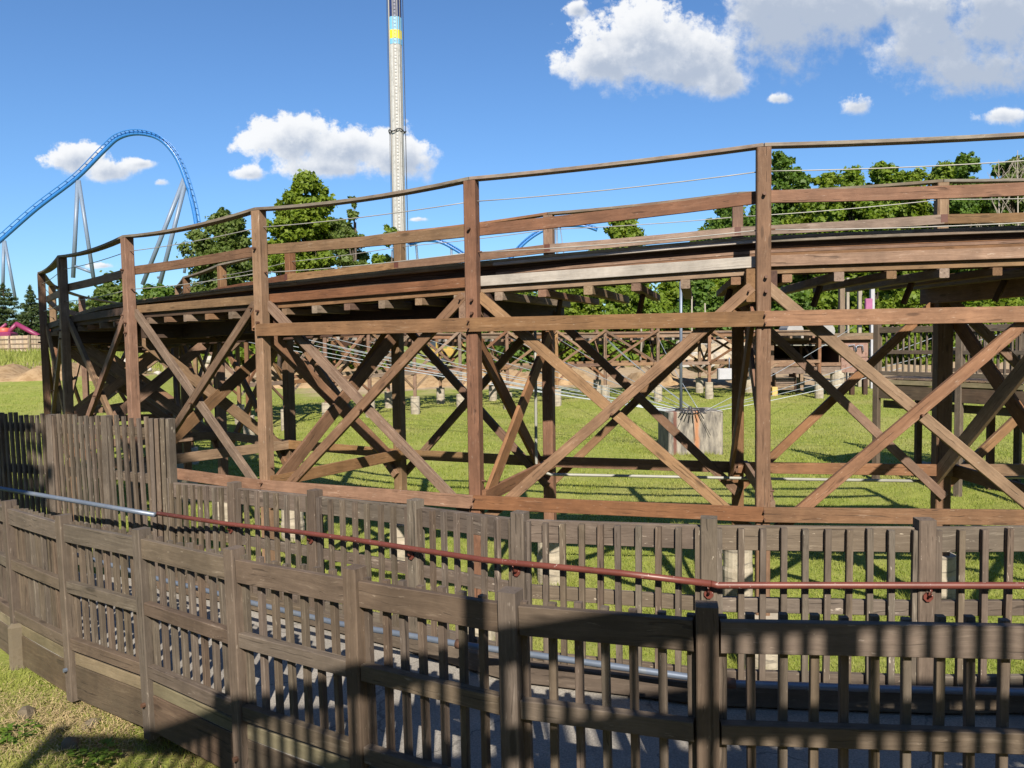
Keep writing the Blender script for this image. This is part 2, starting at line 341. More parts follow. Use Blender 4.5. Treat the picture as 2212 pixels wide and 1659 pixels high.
def beam(name, p0, p1, w_, h, mat, parent, up=Vector((0,0,1)), ch=None, share=False):
    """straight timber from p0 to p1; w_ across (local Y), h along local Z"""
    p0, p1 = Vector(p0), Vector(p1); mw, L = frame_of(p0, p1, up)
    if ch is None: ch = min(w_, h)*0.07
    key = (round(L,2), w_, h, mat.name) if share else None
    if key in _cache and key: me = _cache[key]
    else:
        sec = section(w_, h, ch); V = []; e = ch*.6
        for x, s in ((0, 1), (L, 1)):
            for (y, z) in sec: V.append((x, y, z))
        Fc = [[i, (i+1)%8, 8+(i+1)%8, 8+i] for i in range(8)] + [list(range(7,-1,-1)), list(range(8,16))]
        me = mesh(name, V, Fc, mat)
        if key: _cache[key] = me
    return link(name, me, mw, parent)
def sweep(name, pts, w_, h, mat, parent, ch=None, round_=0, smooth=False):
    """timber or pipe following several points; cross-section stays upright"""
    pts = [Vector(p) for p in pts]; mw, L = frame_of(pts[0], pts[-1]); inv = mw.inverted()
    if ch is None: ch = min(w_, h)*.08
    if round_: sec = [(w_/2*math.cos(2*math.pi*i/round_), w_/2*math.sin(2*math.pi*i/round_)) for i in range(round_)]
    else: sec = section(w_, h, ch)
    n = len(sec); V = []
    for i, p in enumerate(pts):
        a = pts[max(i-1,0)]; b = pts[min(i+1,len(pts)-1)]; t = (b-a).normalized()
        up = Vector((0,0,1)) if abs(t.z) < .97 else Vector((0,-1,0))
        y = up.cross(t).normalized(); z = t.cross(y)
        for (c, d) in sec: V.append(inv @ (p + y*c + z*d))
    Fc = []
    for i in range(len(pts)-1):
        for j in range(n): Fc.append([i*n+j, i*n+(j+1)%n, (i+1)*n+(j+1)%n, (i+1)*n+j])
    Fc += [list(range(n-1,-1,-1)), list(range((len(pts)-1)*n, len(pts)*n))]
    me = mesh(name, V, Fc, mat, smooth)
    return link(name, me, mw, parent)
def pipe(name, pts, r, mat, parent, n=10): return sweep(name, pts, 2*r, 2*r, mat, parent, round_=n, smooth=True)
def boxmesh(V, Fc, c, s, rot=0.0):
    i = len(V); cx, cy, cz = c; a, b, d = s[0]/2, s[1]/2, s[2]/2; co, si = math.cos(rot), math.sin(rot)
    for z in (-d, d):
        for (x, y) in ((-a,-b),(a,-b),(a,b),(-a,b)): V.append((cx+x*co-y*si, cy+x*si+y*co, cz+z))
    Fc += [[i+3,i+2,i+1,i],[i+4,i+5,i+6,i+7]] + [[i+k, i+(k+1)%4, i+4+(k+1)%4, i+4+k] for k in range(4)]
def box(name, c, s, mat, parent=None, rot=0.0, bev=0.0):
    c = Vector(c)
    if bev > 0:
        sec = section(s[0], s[1], bev); V = []; n = 8
        for (k, z, sc) in ((0,-s[2]/2+bev,1),(1,s[2]/2-bev,1),(2,s[2]/2,None),):
            ss = sec if sc else section(s[0]-2*bev, s[1]-2*bev, bev*.6)
            V += [(x, y, z) for x, y in ss]
        Fc = [[k*n+i, k*n+(i+1)%n, (k+1)*n+(i+1)%n, (k+1)*n+i] for k in (0,1) for i in range(n)] + [list(range(7,-1,-1)), list(range(16,24))]
    else:
        V, Fc = [], []; boxmesh(V, Fc, (0,0,0), s)
    return link(name, mesh(name, V, Fc, mat), Matrix.Translation(c) @ Matrix.Rotation(rot, 4, 'Z'), parent)
def lathe(name, c, prof, mat, parent=None, n=20, jit=0.0):
    V = []; Fc = []
    for (r, z) in prof:
        for i in range(n):
            a = 2*math.pi*i/n; rr = r*(1+random.uniform(-jit, jit)); V.append((rr*math.cos(a), rr*math.sin(a), z))
    for k in range(len(prof)-1):
        for i in range(n): Fc.append([k*n+i, k*n+(i+1)%n, (k+1)*n+(i+1)%n, (k+1)*n+i])
    Fc.append(list(range(n-1,-1,-1))); Fc.append([(len(prof)-1)*n+i for i in range(n)])
    return link(name, mesh(name, V, Fc, mat, False), Matrix.Translation(Vector(c)), parent)
def catmull(P, k, t):
    n = len(P); p0, p1, p2, p3 = P[max(k-1,0)], P[k], P[min(k+1,n-1)], P[min(k+2,n-1)]
    return 0.5*((2*p1)+(p2-p0)*t+(2*p0-5*p1+4*p2-p3)*t*t+(3*p1-p0-3*p2+p3)*t*t*t)

# ---------------------------------------------------------------- terrain
def sst(a, b, x):
    t = np.clip((x-a)/(b-a), 0, 1); return t*t*(3-2*t)
def ground_z(x, y):
    x = np.asarray(x, float); y = np.asarray(y, float)
    z = np.interp(y, [-50,12,31,37,54,65,100,200,1500], [-3.86,-3.86,-3.26,-2.97,-2.6,-2.0,-.75,-.9,-1.5])
    yr = np.interp(x, [-7,-6,-3.5,-1,0,3,30], [9.8,9.0,7.3,5.5,5.1,4.6,4.4])
    b = 1 - sst(-.4, 1.3, y-yr)
    near = np.interp(x, [-3,-.5], [-2.86,-3.3])
    z = z*(1-b) + near*b
    z = z + .05*np.sin(x*.9+1.3)*np.cos(y*.6)*sst(6,12,y) + .10*np.sin(x*.23+y*.31)*sst(14,25,y)
    # bank on the left beyond the trestle
    z = z + 1.0*sst(-13,-24,x)*sst(34,46,y)*(1-.3*sst(60,80,y))*(1-sst(110,200,y))
    return z
def gz(x, y): return float(ground_z(x, y))
xs = np.concatenate([-np.geomspace(900,16,40), np.linspace(-15,20,90), np.geomspace(21,900,40)])
ys = np.concatenate([[-300,-60,-15,-4,-1], np.linspace(0,13,66), np.linspace(13.4,80,110), np.geomspace(82,1500,50)])
GX, GY = np.meshgrid(xs, ys); GZ = ground_z(GX, GY)
GZ = GZ + rng.normal(0, .012, GZ.shape)*sst(4,9,GY)
V = np.stack([GX.ravel(), GY.ravel(), GZ.ravel()], 1); nx, ny = len(xs), len(ys)
idx = np.arange(nx*ny).reshape(ny, nx)
Q = np.stack([idx[:-1,:-1], idx[:-1,1:], idx[1:,1:], idx[1:,:-1]], -1).reshape(-1, 4)
me = mesh('ground', V.tolist(), Q.tolist(), M['ground'], True)
tag(link('ground', me, Matrix()), kind='structure')

def trimesh(name, V, mat, parent=None, per=3, mw=Matrix()):
    """V: (n*per,3) array of separate faces"""
    n = len(V)//per; me = bpy.data.meshes.new(name)
    me.vertices.add(len(V)); me.vertices.foreach_set('co', np.ascontiguousarray(V, np.float32).ravel())
    me.loops.add(len(V)); me.loops.foreach_set('vertex_index', np.arange(len(V), dtype=np.int32))
    me.polygons.add(n); me.polygons.foreach_set('loop_start', (np.arange(n)*per).astype(np.int32))
    me.update(calc_edges=True); me.materials.append(mat)
    return link(name, me, mw, parent)
def blades(X_, Y_, hgt, wid, lean=.5):
    n = len(X_); Z_ = ground_z(X_, Y_)-.005; a = rng.uniform(0, 2*np.pi, n); h = hgt*rng.uniform(.5,1.3,n); wd = wid*rng.uniform(.6,1.3,n)
    la = rng.uniform(0, 2*np.pi, n); l = h*lean*rng.uniform(.2,1.4,n)
    b = np.stack([X_,Y_,Z_],1); s = np.stack([np.cos(a)*wd/2, np.sin(a)*wd/2, 0*a],1)
    tip = b + np.stack([np.cos(la)*l, np.sin(la)*l, h],1)
    return np.stack([b-s, b+s, tip],1).reshape(-1,3)
def wedge(n, y0, y1, x0=-.75, x1=.75, pw=1.0):
    y = y0+(y1-y0)*rng.uniform(0,1,n)**pw; x = y*rng.uniform(x0, x1, n); return x, y
gp = []
x, y = wedge(90000, 6.2, 11); k = y > np.interp(x, [-7,-6,-3.5,-1,0,3,30],[9.8,9.2,8.0,6.8,6.2,5.4,5.2]); gp.append(blades(x[k], y[k], .055, .010))
x, y = wedge(110000, 10.5, 20); gp.append(blades(x, y, .06, .016))
x, y = wedge(90000, 19, 42, -.66, .66); gp.append(blades(x, y, .07, .035))
x = rng.uniform(-4.6,-.8,26000); y = rng.uniform(4.0,7.4,26000); k = rng.uniform(0,1,26000) < np.clip(.95-.5*(x+3.2),.12,1); gp.append(blades(x[k], y[k], .06, .008, .9))
for (fx, fy) in [(9.5,8.3),(6.17,8.48),(2.83,8.88),(-.466,9.81),(-3.51,11.15),(-6.28,13.05),(5.96,10.9),(3.27,11.4),(.566,12.2),(-1.92,13.3),(-4.2,14.8),(3.9,23.6),(4.6,23.0),(5.4,22.9)]:
    a_ = rng.uniform(0,2*np.pi,420); r_0 = .22+np.abs(rng.normal(0,.16,420)); gp.append(blades(fx+r_0*np.cos(a_), fy+r_0*np.sin(a_), .15, .012, .6))
for _ in range(120):
    cx_, cy_ = wedge(1, 8, 22); m_ = 40; gp.append(blades(cx_+rng.normal(0,.12,m_), cy_+rng.normal(0,.12,m_), .12, .012, .7))
tag(trimesh('grass', np.concatenate(gp), M['blade']), kind='stuff')
x = rng.uniform(-62,-20,16000); y = rng.uniform(52,96,16000); tag(trimesh('tall_grass', blades(x, y, .55, .10), M['blade']), kind='stuff')
# straw litter and small weeds on the near bank
n = 6000; x = rng.normal(-3.45,.5,n); y = rng.normal(5.9,.35,n); z = ground_z(x,y)+rng.uniform(.0,.05,n)
a = rng.uniform(0,2*np.pi,n); l = rng.uniform(.03,.09,n); c = np.stack([x,y,z],1); d = np.stack([np.cos(a)*l, np.sin(a)*l, rng.uniform(-.02,.03,n)],1); s = np.stack([-np.sin(a)*.003, np.cos(a)*.003, 0*a],1)
tag(trimesh('straw', np.stack([c-s,c+s,c+d],1).reshape(-1,3), M['straw']), kind='stuff')
def weed(x, y, r, n, label):
    ct = Vector((x, y, gz(x,y))); P = []
    for i in range(n):
        a = rng.uniform(0,2*np.pi); rr = r*math.sqrt(rng.uniform(0,1)); hh = rng.uniform(.02,.10); q = Vector((rr*math.cos(a), rr*math.sin(a), hh)); sz = rng.uniform(.018,.035)
        t1 = Vector((math.cos(a), math.sin(a), rng.uniform(-.3,.4)))*sz; t2 = Vector((-math.sin(a), math.cos(a), rng.uniform(-.2,.2)))*sz*.7
        P += [q-t1, q-t2, q+t1, q+t2]
    return tag(trimesh('weed', np.array([tuple(p) for p in P]), M['leafW'], per=4, mw=Matrix.Translation(ct)), label, 'weed', 'weeds on the near bank')
weed(*at(200,1560,5.3).xy, .16, 90, 'broad leaved green weed beside the foot of the second ramp post')
weed(*at(345,1590,5.0).xy, .13, 60, 'small weed patch in the soil below the ramp kick plank')
weed(*at(250,1650,4.75).xy, .18, 90, 'weed patch at the bottom edge of the bank, in shade')
weed(*at(30,1530,5.6).xy, .15, 70, 'light green weed at the left edge of the bank')

# ---------------------------------------------------------------- main trestle
O = [(9.5,8.3),(6.17,8.48),(2.83,8.88),(-.466,9.81),(-3.51,11.15),(-6.28,13.05),(-8.69,15.4),(-10.7,18.1),(-12.2,21.1),(-13.1,24.2),(-13.2,27.4)]
I = [(8.75,10.75),(5.96,10.9),(3.27,11.4),(.566,12.2),(-1.92,13.3),(-4.2,14.8),(-6.15,16.6),(-7.69,18.5),(-8.9,20.9),(-9.7,23.6),(-9.9,26.4)]
O = [Vector((a,b,0)) for a,b in O]; I = [Vector((a,b,0)) for a,b in I]
zC = [2.16,2.14,2.13,2.0,1.90,1.81,1.77,1.71,1.66,1.55,1.45]   # cap
zM = [1.63,1.63,1.64,1.44,1.40,1.315,1.23,1.17,1.1,1.0,.9]      # mid rail top
zW1= [1.86,1.86,1.835,1.71,1.63,1.55,1.50,1.44,1.37,1.27,1.17]
zW3= [1.2,1.2,1.19,1.09,1.0,.93,.88,.82,.78,.7,.6]
zE = [.95,.94,.91,.80,.70,.665,.60,.55,.5,.4,.3]                 # edge board top
zT = [1.24,1.22,1.19,1.05,.93,.84,.80,.74,.68,.58,.48]           # track top
zL = [.80,.79,.76,.60,.56,.48,.42,.37,.32,.22,.12]               # ledger top
jC = [2.13,2.12,2.08,1.96,1.85,1.84,1.69,1.6,1.55,1.45,1.35]
jB = [1.66,1.64,1.58,1.47,1.36,1.30,1.2,1.12,1.07,.97,.87]
jW = [1.86,1.85,1.73,1.70,1.60,1.53,1.44,1.34,1.29,1.2,1.1]
N = len(O)
T1 = empty('coaster_trestle', (2.83,8.88,-3.86), 'brown timber roller coaster trestle with railed deck curving across the lawn', 'coaster track')
def nrm(P, k):
    a = P[max(k-1,0)]; b = P[min(k+1,len(P)-1)]; t = (a-b).normalized(); return t, Vector((-t.y, t.x, 0))   # tangent to the right, normal pointing away from camera (track side)
PW = .155
def zv(p, z): return Vector((p.x, p.y, z))
def post(P, k, z0, z1, size, mat, lean=0, name='post'):
    t, n = nrm(P, k)
    return beam(name, zv(P[k], z0), zv(P[k], z1), size, size, mat, T1, up=n)
def bolt(p, nv, r=.022):
    o = beam('bolt', p, p+nv*.05, r*1.6, r*1.6, M['bolt'], T1, ch=r*.5, share=True); return o
for k in range(N):
    t, n = nrm(O, k)
    pt = (-3.17 if k==2 else -3.5)
    post(O, k, pt, zC[k]-.045, PW, M['red'])
    lathe('footing', (O[k].x, O[k].y, -3.9), [(.23,-.2),(.23,.2),(.22,.9+pt+3.0 if False else (pt+3.9))], M['conc'], T1, 16, .02)
    # inner post up to ledger, railing post above it
    t2, n2 = nrm(I, k)
    big = .20 if k == 1 else .165
    beam('post', zv(I[k], -3.08), zv(I[k], zL[k]-.02), big, big, M['red'], T1, up=n2)
    beam('rail_post', zv(I[k]+n2*.12, zL[k]), zv(I[k]+n2*.12, jC[k]-.045), .15, .15, M['red'], T1, up=n2)
    lathe('footing', (I[k].x, I[k].y, -3.9), [(.215,-.2),(.215,.3),(.22,.5),(.205,.55),(.205,.82)], M['conc'], T1, 20, .012)
    for zz in (zM[k]-.07,): bolt(zv(O[k]-n*(PW/2), zz), -n)
    for zz in (zL[k]-.1, zL[k]-.26): bolt(zv(O[k]-n*(PW/2)+t*.02, zz), -n)
    for zz in (-1.96, -2.05) + ((.24, .15) if k <= 3 else ()): bolt(zv(O[k]-n*(PW/2+.042)+t*random.uniform(-.03,.03), zz), -n, .013)
    for zz in (-1.84, -1.92): bolt(zv(I[k]-n2*(.165/2+.05)+t2*random.uniform(-.03,.03), zz), -n2, .014)
    bolt(zv(O[k]+t*(PW/2), zW3[k]), t, .014); bolt(zv(O[k]+t*(PW/2), -1.75), t, .014)
    box('bracket', zv(I[k]+n2*.02, jB[k]-.06), (.09,.02,.11), M['plate'], T1, math.atan2(t2.y, t2.x))
    # ledger pair across the bent, bolted to the left side of both posts
    off = -t*(PW/2+.055)
    beam('ledger', zv(O[k]+off-n*.03, zL[k]-.185), zv(I[k]-t2*(PW/2+.055)+n2*.35, zL[k]-.185), .10, .37, M['red'], T1)
    beam('ledger', zv(O[k]+t*(PW/2+.05)+n*.12, zL[k]-.185), zv(I[k]+t2*(PW/2+.05)+n2*.35, zL[k]-.185), .08, .34, M['dark'], T1)
    # bent bracing (outer post to inner post)
    a, b = O[k], I[k]
    s1 = -t*(PW/2+.03); s2 = t*(PW/2+.03)
    beam('brace', zv(a, -2.05)+s2, zv(b, .28)+s2, .05, .20, M['red'], T1)
    beam('brace', zv(a, .30)+s1, zv(b, -2.05)+s1, .05, .19, M['red'], T1)
    beam('girt', zv(a, -1.95)+s2*1.02+n*(-.02), zv(b, -1.88)+s2*1.02, .055, .17, M['red'], T1)
def bayline(P, k, off, z0, z1, extend=.0, nrmoff=0.0):
    n0 = nrm(P, k)[1]; n1 = nrm(P, k+1)[1]
    a = P[k]+n0*off; b = P[k+1]+n1*off; return zv(a, z0), zv(b, z1)
def sagpts(a, b, sag, n=8, side=0.0):
    out = []
    d = (b-a); pr = Vector((-d.y, d.x, 0)).normalized()
    for i in range(n+1):
        s = i/n; q = a.lerp(b, s); q.z -= sag*4*s*(1-s); q += pr*side*4*s*(1-s); out.append(q)
    return out
for k in range(N-1):
    # cap and rails
    a, b = bayline(O, k, 0, zC[k]-.02, zC[k+1]-.02)
    sweep('cap_rail', sagpts(a, b, (.02 if k<3 else .06)*(1 if k<7 else .4)), .145, .04, M['cap'], T1)
    a, b = bayline(O, k, PW/2+.022, zM[k]-.07, zM[k+1]-.07); sweep('mid_rail', sagpts(a, b, .015), .04, .14, M['red'], T1)
    for zz in (zW1, zW3):
        a, b = bayline(O, k, .0, zz[k], zz[k+1]); pipe('wire_rope', sagpts(a, b, .03), .0065, M['wire'], T1, 6)
    # inner railing
    a, b = bayline(I, k, .12, jC[k]-.02, jC[k+1]-.02); sweep('cap_rail', sagpts(a, b, .02), .14, .04, M['cap'] if k!=3 else M['red'], T1)
    a, b = bayline(I, k, .03, jB[k]-.07, jB[k+1]-.07); sweep('mid_rail', sagpts(a, b, .01), .04, .13, M['weath'] if k in (1,2) else M['red'], T1)
    a, b = bayline(I, k, .10, jW[k], jW[k+1]); pipe('wire_rope', sagpts(a, b, .02), .0065, M['wire'], T1, 6)
    # edge board
    a, b = bayline(O, k, PW/2+.025, zE[k]-.0625, zE[k+1]-.0625)
    sweep('edge_board', sagpts(a, b, 0), .045, .125, M['greyboard'] if k == 2 else (M['dark'] if k in (5,6) else M['red']), T1)
    # longitudinal X bracing, outer and inner rows
    for (P, off0, off1, zt, zb, mats) in ((O, PW/2+.03, -PW/2+.06, .56, -2.34, ('weath' if k in (3,4) else 'red','red')), (I, PW/2+.04, -(PW/2+.04), .50, -2.25, ('red','red'))):
        n0 = nrm(P,k)[1]; n1 = nrm(P,k+1)[1]; t0 = (P[k]-P[k+1]).normalized()
        zt2 = min(zt, zE[k]-.1); zt3 = min(zt, zE[k+1]-.1)
        if P is O:
            beam('brace', zv(P[k]-n0*.01+n0*.0 - t0*.12, zt2), zv(P[k+1]-n1*.01, zb), .07, .125, M[mats[1]], T1)
            cm = (zv(P[k], zt2)+zv(P[k+1], zb))/2; bolt(cm-n0*.05, -n0, .016); bolt(zv(P[k]-n0*.045, zt2-.05)-t0*.16, -n0, .013)
            beam('brace', zv(P[k]+n0*.075, zb), zv(P[k+1]+n1*.065+t0*.05, zt3), .07, .125, M[mats[0]], T1)
        else:
            beam('brace', zv(P[k]+n0*off0, zt2), zv(P[k+1]+n1*off0, zb), .07, .12, M[mats[1]], T1)
            beam('brace', zv(P[k]+n0*off1, zb), zv(P[k+1]+n1*off1, zt3), .07, .12, M[mats[0]], T1)
    # girts
    a, b = bayline(O, k, -(PW/2+.022), -1.92-.083, -1.92-.083); beam('girt', a, b, .04, .168, M['red'], T1)
    if k <= 3: a, b = bayline(O, k, -(PW/2+.022), .28-.083, .28-.083); beam('girt', a, b, .04, .172, M['red'], T1)
    a, b = bayline(I, k, -(PW/2+.022)-.01, -1.80-.08, -1.80-.08); beam('girt', a, b, .045, .16, M['red'], T1)
# cross ties and laminated track
def mix(k, t, f, z):
    a = catmull(O, k, t); b = catmull(I, k, t); p = a.lerp(b, f); p.z = z; return p
for k in range(N-1):
    nt = 6 if k < 5 else 5
    for j in range(nt):
        t = (j+.5)/nt; z = zE[k]*(1-t)+zE[k+1]*t - .125 - .135
        hh = .105 if (j+k) % 2 else .088
        beam('tie', mix(k, t, .052, z), mix(k, t, 1.10, z), .108, hh, M['weath'] if (j+k) % 2 else M['red'], T1)
        if j % 2 == 0: beam('hanger', mix(k, t, .35, z-.05), mix(k, t+.02, .38, z-.30), .05, .06, M['dark'], T1)
    def strip(name, f, dz, w_, h, mat, ends=(0,1), n=6):
        P = []
        for i in range(n+1):
            t = ends[0]+(ends[1]-ends[0])*i/n; P.append(mix(k, t, f, zT[k]*(1-t)+zT[k+1]*t + dz))
        return sweep(name, P, w_, h, mat, T1)
    mt = ['cap','cap','dark','dark','red','red']  # dark entries put the shade below the overhanging top layers into the colour
    if k >= 3: mt = ['tan','tan','dark','dark','dark','red']
    if k == 2: mt = ['tan','greyboard','dark','dark','red','red']
    if k in (0,1): mt = ['cap','cap','dark','red','red','red']
    for f0, sgn in ((.30, 1), (.78, -1)):
        for q in range(6):
            wq = .30 if q < 2 else .21
            strip('track_layer', f0 - (.018 if q < 2 else 0)*sgn + random.uniform(-.003,.003), -.019-q*.0395, wq, .037, M[mt[q]])
        base = -.019-6*.0395
    for f0 in (.10, .185, .86, .94, 1.0):
        P_ = [mix(k, i/6, f0, zE[k]*(1-i/6)+zE[k+1]*(i/6)-.022) for i in range(7)]
        sweep('walk_plank', P_, .205, .038, M['dark'], T1)
    # running stringers under the ties and walkway planks
    for f0 in (.5,): strip('walk_plank', f0, -.30, .30, .038, M['dark'])
    
    if k >= 3:
        strip('stringer', .30, -.58, .09, .30, M['dark']); strip('stringer', .55, -.62, .09, .34, M['dark'])
        strip('stringer', .88, -.62, .09, .34, M['dark'])
    a, b = bayline(O, k, PW/2+.075, zE[k]-.165, zE[k+1]-.165); sweep('edge_board', sagpts(a, b, 0), .045, .08, M['red2'] if k in (1,2,3) else M['dark'], T1)
    a, b = bayline(O, k, PW/2+.14, zE[k]-.20, zE[k+1]-.20); sweep('edge_board', sagpts(a, b, 0), .06, .03, M['greyboard'] if k in (2,) else M['dark'], T1)
# rail post on right of P6: diagonal grey plank under deck, seen behind the brace
t, n = nrm(O, 2)

# ---------------------------------------------------------------- far trestle
FU = [(532,28),(613,29.5),(702,31),(796,32.5),(894,34),(993,35),(1095,36),(1202,36.5),(1307,37),(1421,37),(1532,37),(1648,37),(1770,37)]
Fr = [Vector((at(u,735,d).x, d, 0)) for u, d in FU]
T2 = empty('far_trestle', (Fr[4].x, 34, gz(Fr[4].x,34)), 'distant brown timber trestle on round concrete piers across the far lawn', 'coaster track')
Rr = []
for k in range(len(Fr)):
    a = Fr[max(k-1,0)]; b = Fr[min(k+1,len(Fr)-1)]; t = (b-a).normalized(); Rr.append(Fr[k]+Vector((-t.y,t.x,0))*3.2+t*.3)
fz = [1.0,.85,.72,.62,.56,.52,.5,.48,.47,.46,.45,.45,.45]
PF = .14
for k in range(len(Fr)):
    for P, dz in ((Fr, 0), (Rr, 0)):
        g = gz(P[k].x, P[k].y)
        beam('post', zv(P[k], g+.75), zv(P[k], fz[k]), PF, PF, M['weath'] if P is Fr and k in (5,) else M['red'], T2)
        lathe('footing', (P[k].x, P[k].y, g-.1), [(.20,0),(.20,.5),(.195,.87)], M['conc'], T2, 14, .02)
        if P is Rr: beam('rail_post', zv(P[k], fz[k]-.02), zv(P[k], fz[k]+.25), .12,.12, M['red'], T2)
    beam('ledger', zv(Fr[k], fz[k]-.62), zv(Rr[k], fz[k]-.62), .1, .26, M['dark'], T2)
    beam('brace', zv(Fr[k], fz[k]-.6)+Vector((.1,0,0)), zv(Rr[k], -1.4)+Vector((.1,0,0)), .05, .14, M['red'], T2)
    beam('brace', zv(Fr[k], -1.4)+Vector((-.1,0,0)), zv(Rr[k], fz[k]-.6)+Vector((-.1,0,0)), .05, .14, M['red'], T2)
for k in range(len(Fr)-1):
    gt = [-1.45,-1.45,-1.42,-1.38,-1.33,-1.28,-1.25,-1.22,-1.2,-1.2,-1.2,-1.2,-1.2]
    for P, o in ((Fr, -.09), (Rr, .09)):
        z0, z1 = gt[k], gt[k+1]; oo = Vector((0, o, 0))
        beam('girt', zv(P[k], z0)+oo, zv(P[k+1], z1)+oo, .05, .15, M['red'] if (k%3) else M['weath'], T2)
        m = 'weath' if (k in (3,4,1)) else 'red'
        if k < 9 or k == 10 or P is Rr:
            beam('brace', zv(P[k], fz[k]-.08)+oo*.6, zv(P[k+1], z1)+oo*.6, .05, .11, M['red'], T2)
            beam('brace', zv(P[k], z0)+oo*1.4, zv(P[k+1], fz[k+1]-.08)+oo*1.4, .05, .11, M[m], T2)
        g0 = gz(P[k].x, P[k].y)
        d = (P[k+1]-P[k]).normalized()
        beam('knee_brace', zv(P[k]+d*.06, g0+1.15)+oo*.8, zv(P[k]+d*.75, z0)+oo*.8, .05,.09, M[m], T2)
        beam('knee_brace', zv(P[k+1]-d*.06, gz(P[k+1].x,P[k+1].y)+1.15)+oo*.8, zv(P[k+1]-d*.75, z1)+oo*.8, .05,.09, M['red'], T2)
    a, b = Fr[k], Fr[k+1]; d = (b-a).normalized(); nn = Vector((-d.y, d.x, 0))
    beam('cap_rail', zv(a+nn*.05, fz[k]-.20), zv(b+nn*.05, fz[k+1]-.20), .1, .05, M['weath'], T2)
    beam('edge_board', zv(a+nn*.12, fz[k]-.36), zv(b+nn*.12, fz[k+1]-.36), .05, .13, M['weath'] if k%2 else M['red'], T2)
    for q in range(4): 
        for off in (.8, 2.2): beam('track_layer', zv(a+nn*off, fz[k]-.22-q*.05), zv(b+nn*off, fz[k+1]-.22-q*.05), .3 if q<1 else .2, .045, M['red'] if q%2 else M['dark'], T2)
    for j in range(5):
        s = (j+.5)/5; p = zv(a.lerp(b, s), (fz[k]*(1-s)+fz[k+1]*s)-.50); beam('tie', p, p+nn*3.2, .11, .11, M['greyboard'] if j%2 else M['red'], T2, share=True)
    beam('walk_plank', zv(a+nn*2.7, fz[k]-.4), zv(b+nn*2.7, fz[k+1]-.4), .5, .05, M['dark'], T2)
    beam('edge_board', zv(a+nn*3.2, fz[k]-.2), zv(b+nn*3.2, fz[k+1]-.2), .05, .18, M['red'], T2)
    beam('cap_rail', zv(a+nn*3.2, fz[k]+.25), zv(b+nn*3.2, fz[k+1]+.25), .12, .05, M['weath'], T2)

# ---------------------------------------------------------------- fences and ramp
FO = M['fence']; F2 = M['fence2']
NP = [(4.1,3.1,-1.19),(2.5,3.17,-1.205),(.83,3.36,-1.22),(-.024,3.69,-1.25),(-.866,4.2,-1.275),(-1.73,4.8,-1.315),(-2.66,5.56,-1.365),(-3.58,6.2,-1.395),(-4.52,7.0,-1.43),(-5.5,7.9,-1.46)]
NP = [Vector(p) for p in NP]
FP = [(4.1,4.6,-1.15),(2.45,4.65,-1.155),(1.20,4.80,-1.16),(.04,5.30,-1.22),(-.75,5.95,-1.255),(-1.70,6.68,-1.306),(-2.65,7.42,-1.36),(-3.50,7.95,-1.39)]
FP = [Vector(p) for p in FP]
TP = [(-3.50,7.95,-.74),(-4.35,8.42,-.74),(-5.15,8.78,-.75),(-5.95,9.1,-.75),(-6.8,9.4,-.76)]
TP = [Vector(p) for p in TP]
NF = empty('ramp_fence', (NP[2].x, NP[2].y, -2.3), 'near curved brown picket fence along the ramp with wide top rail', 'fence')
def dirs(P, k):
    a = P[max(k-1,0)]; b = P[min(k+1,len(P)-1)]; d = (a-b); d.z = 0; t = d.normalized(); return t, Vector((-t.y,t.x,0))
# lean: posts stand square to the sloping ramp on the bend
for k, p in enumerate(NP):
    t, n = dirs(NP, k); ln = (0,0,.005,.01,.015,.03,.04,.055,.07,.08)[k]
    bot = -2.45 if k < 5 else -2.80
    lean = lambda z: Vector((ln*(-1)*(p.z-z)*-1, -ln*.6*(p.z-z), 0))*1.0
    a = Vector((p.x+ln*(p.z-bot)*.9, p.y-ln*(p.z-bot)*.9, bot)); b = Vector((p.x, p.y, p.z+.065))
    beam('post', a, b, .095, .10, FO, NF, up=n)
    beam('post_cap_trim', b-Vector((0,0,.004)), b+Vector((0,0,.012)), .08, .085, FO, NF, up=n) if False else None
def leanpt(p, k, z):
    ln = (0,0,.005,.01,.015,.03,.04,.055,.07,.08)
    i = int(min(max(k,0),len(ln)-1)); f = k-i; l = ln[i]*(1-f)+ln[min(i+1,len(ln)-1)]*f
    return Vector((p.x+l*(p.z-z)*.9, p.y-l*(p.z-z)*.9, z))
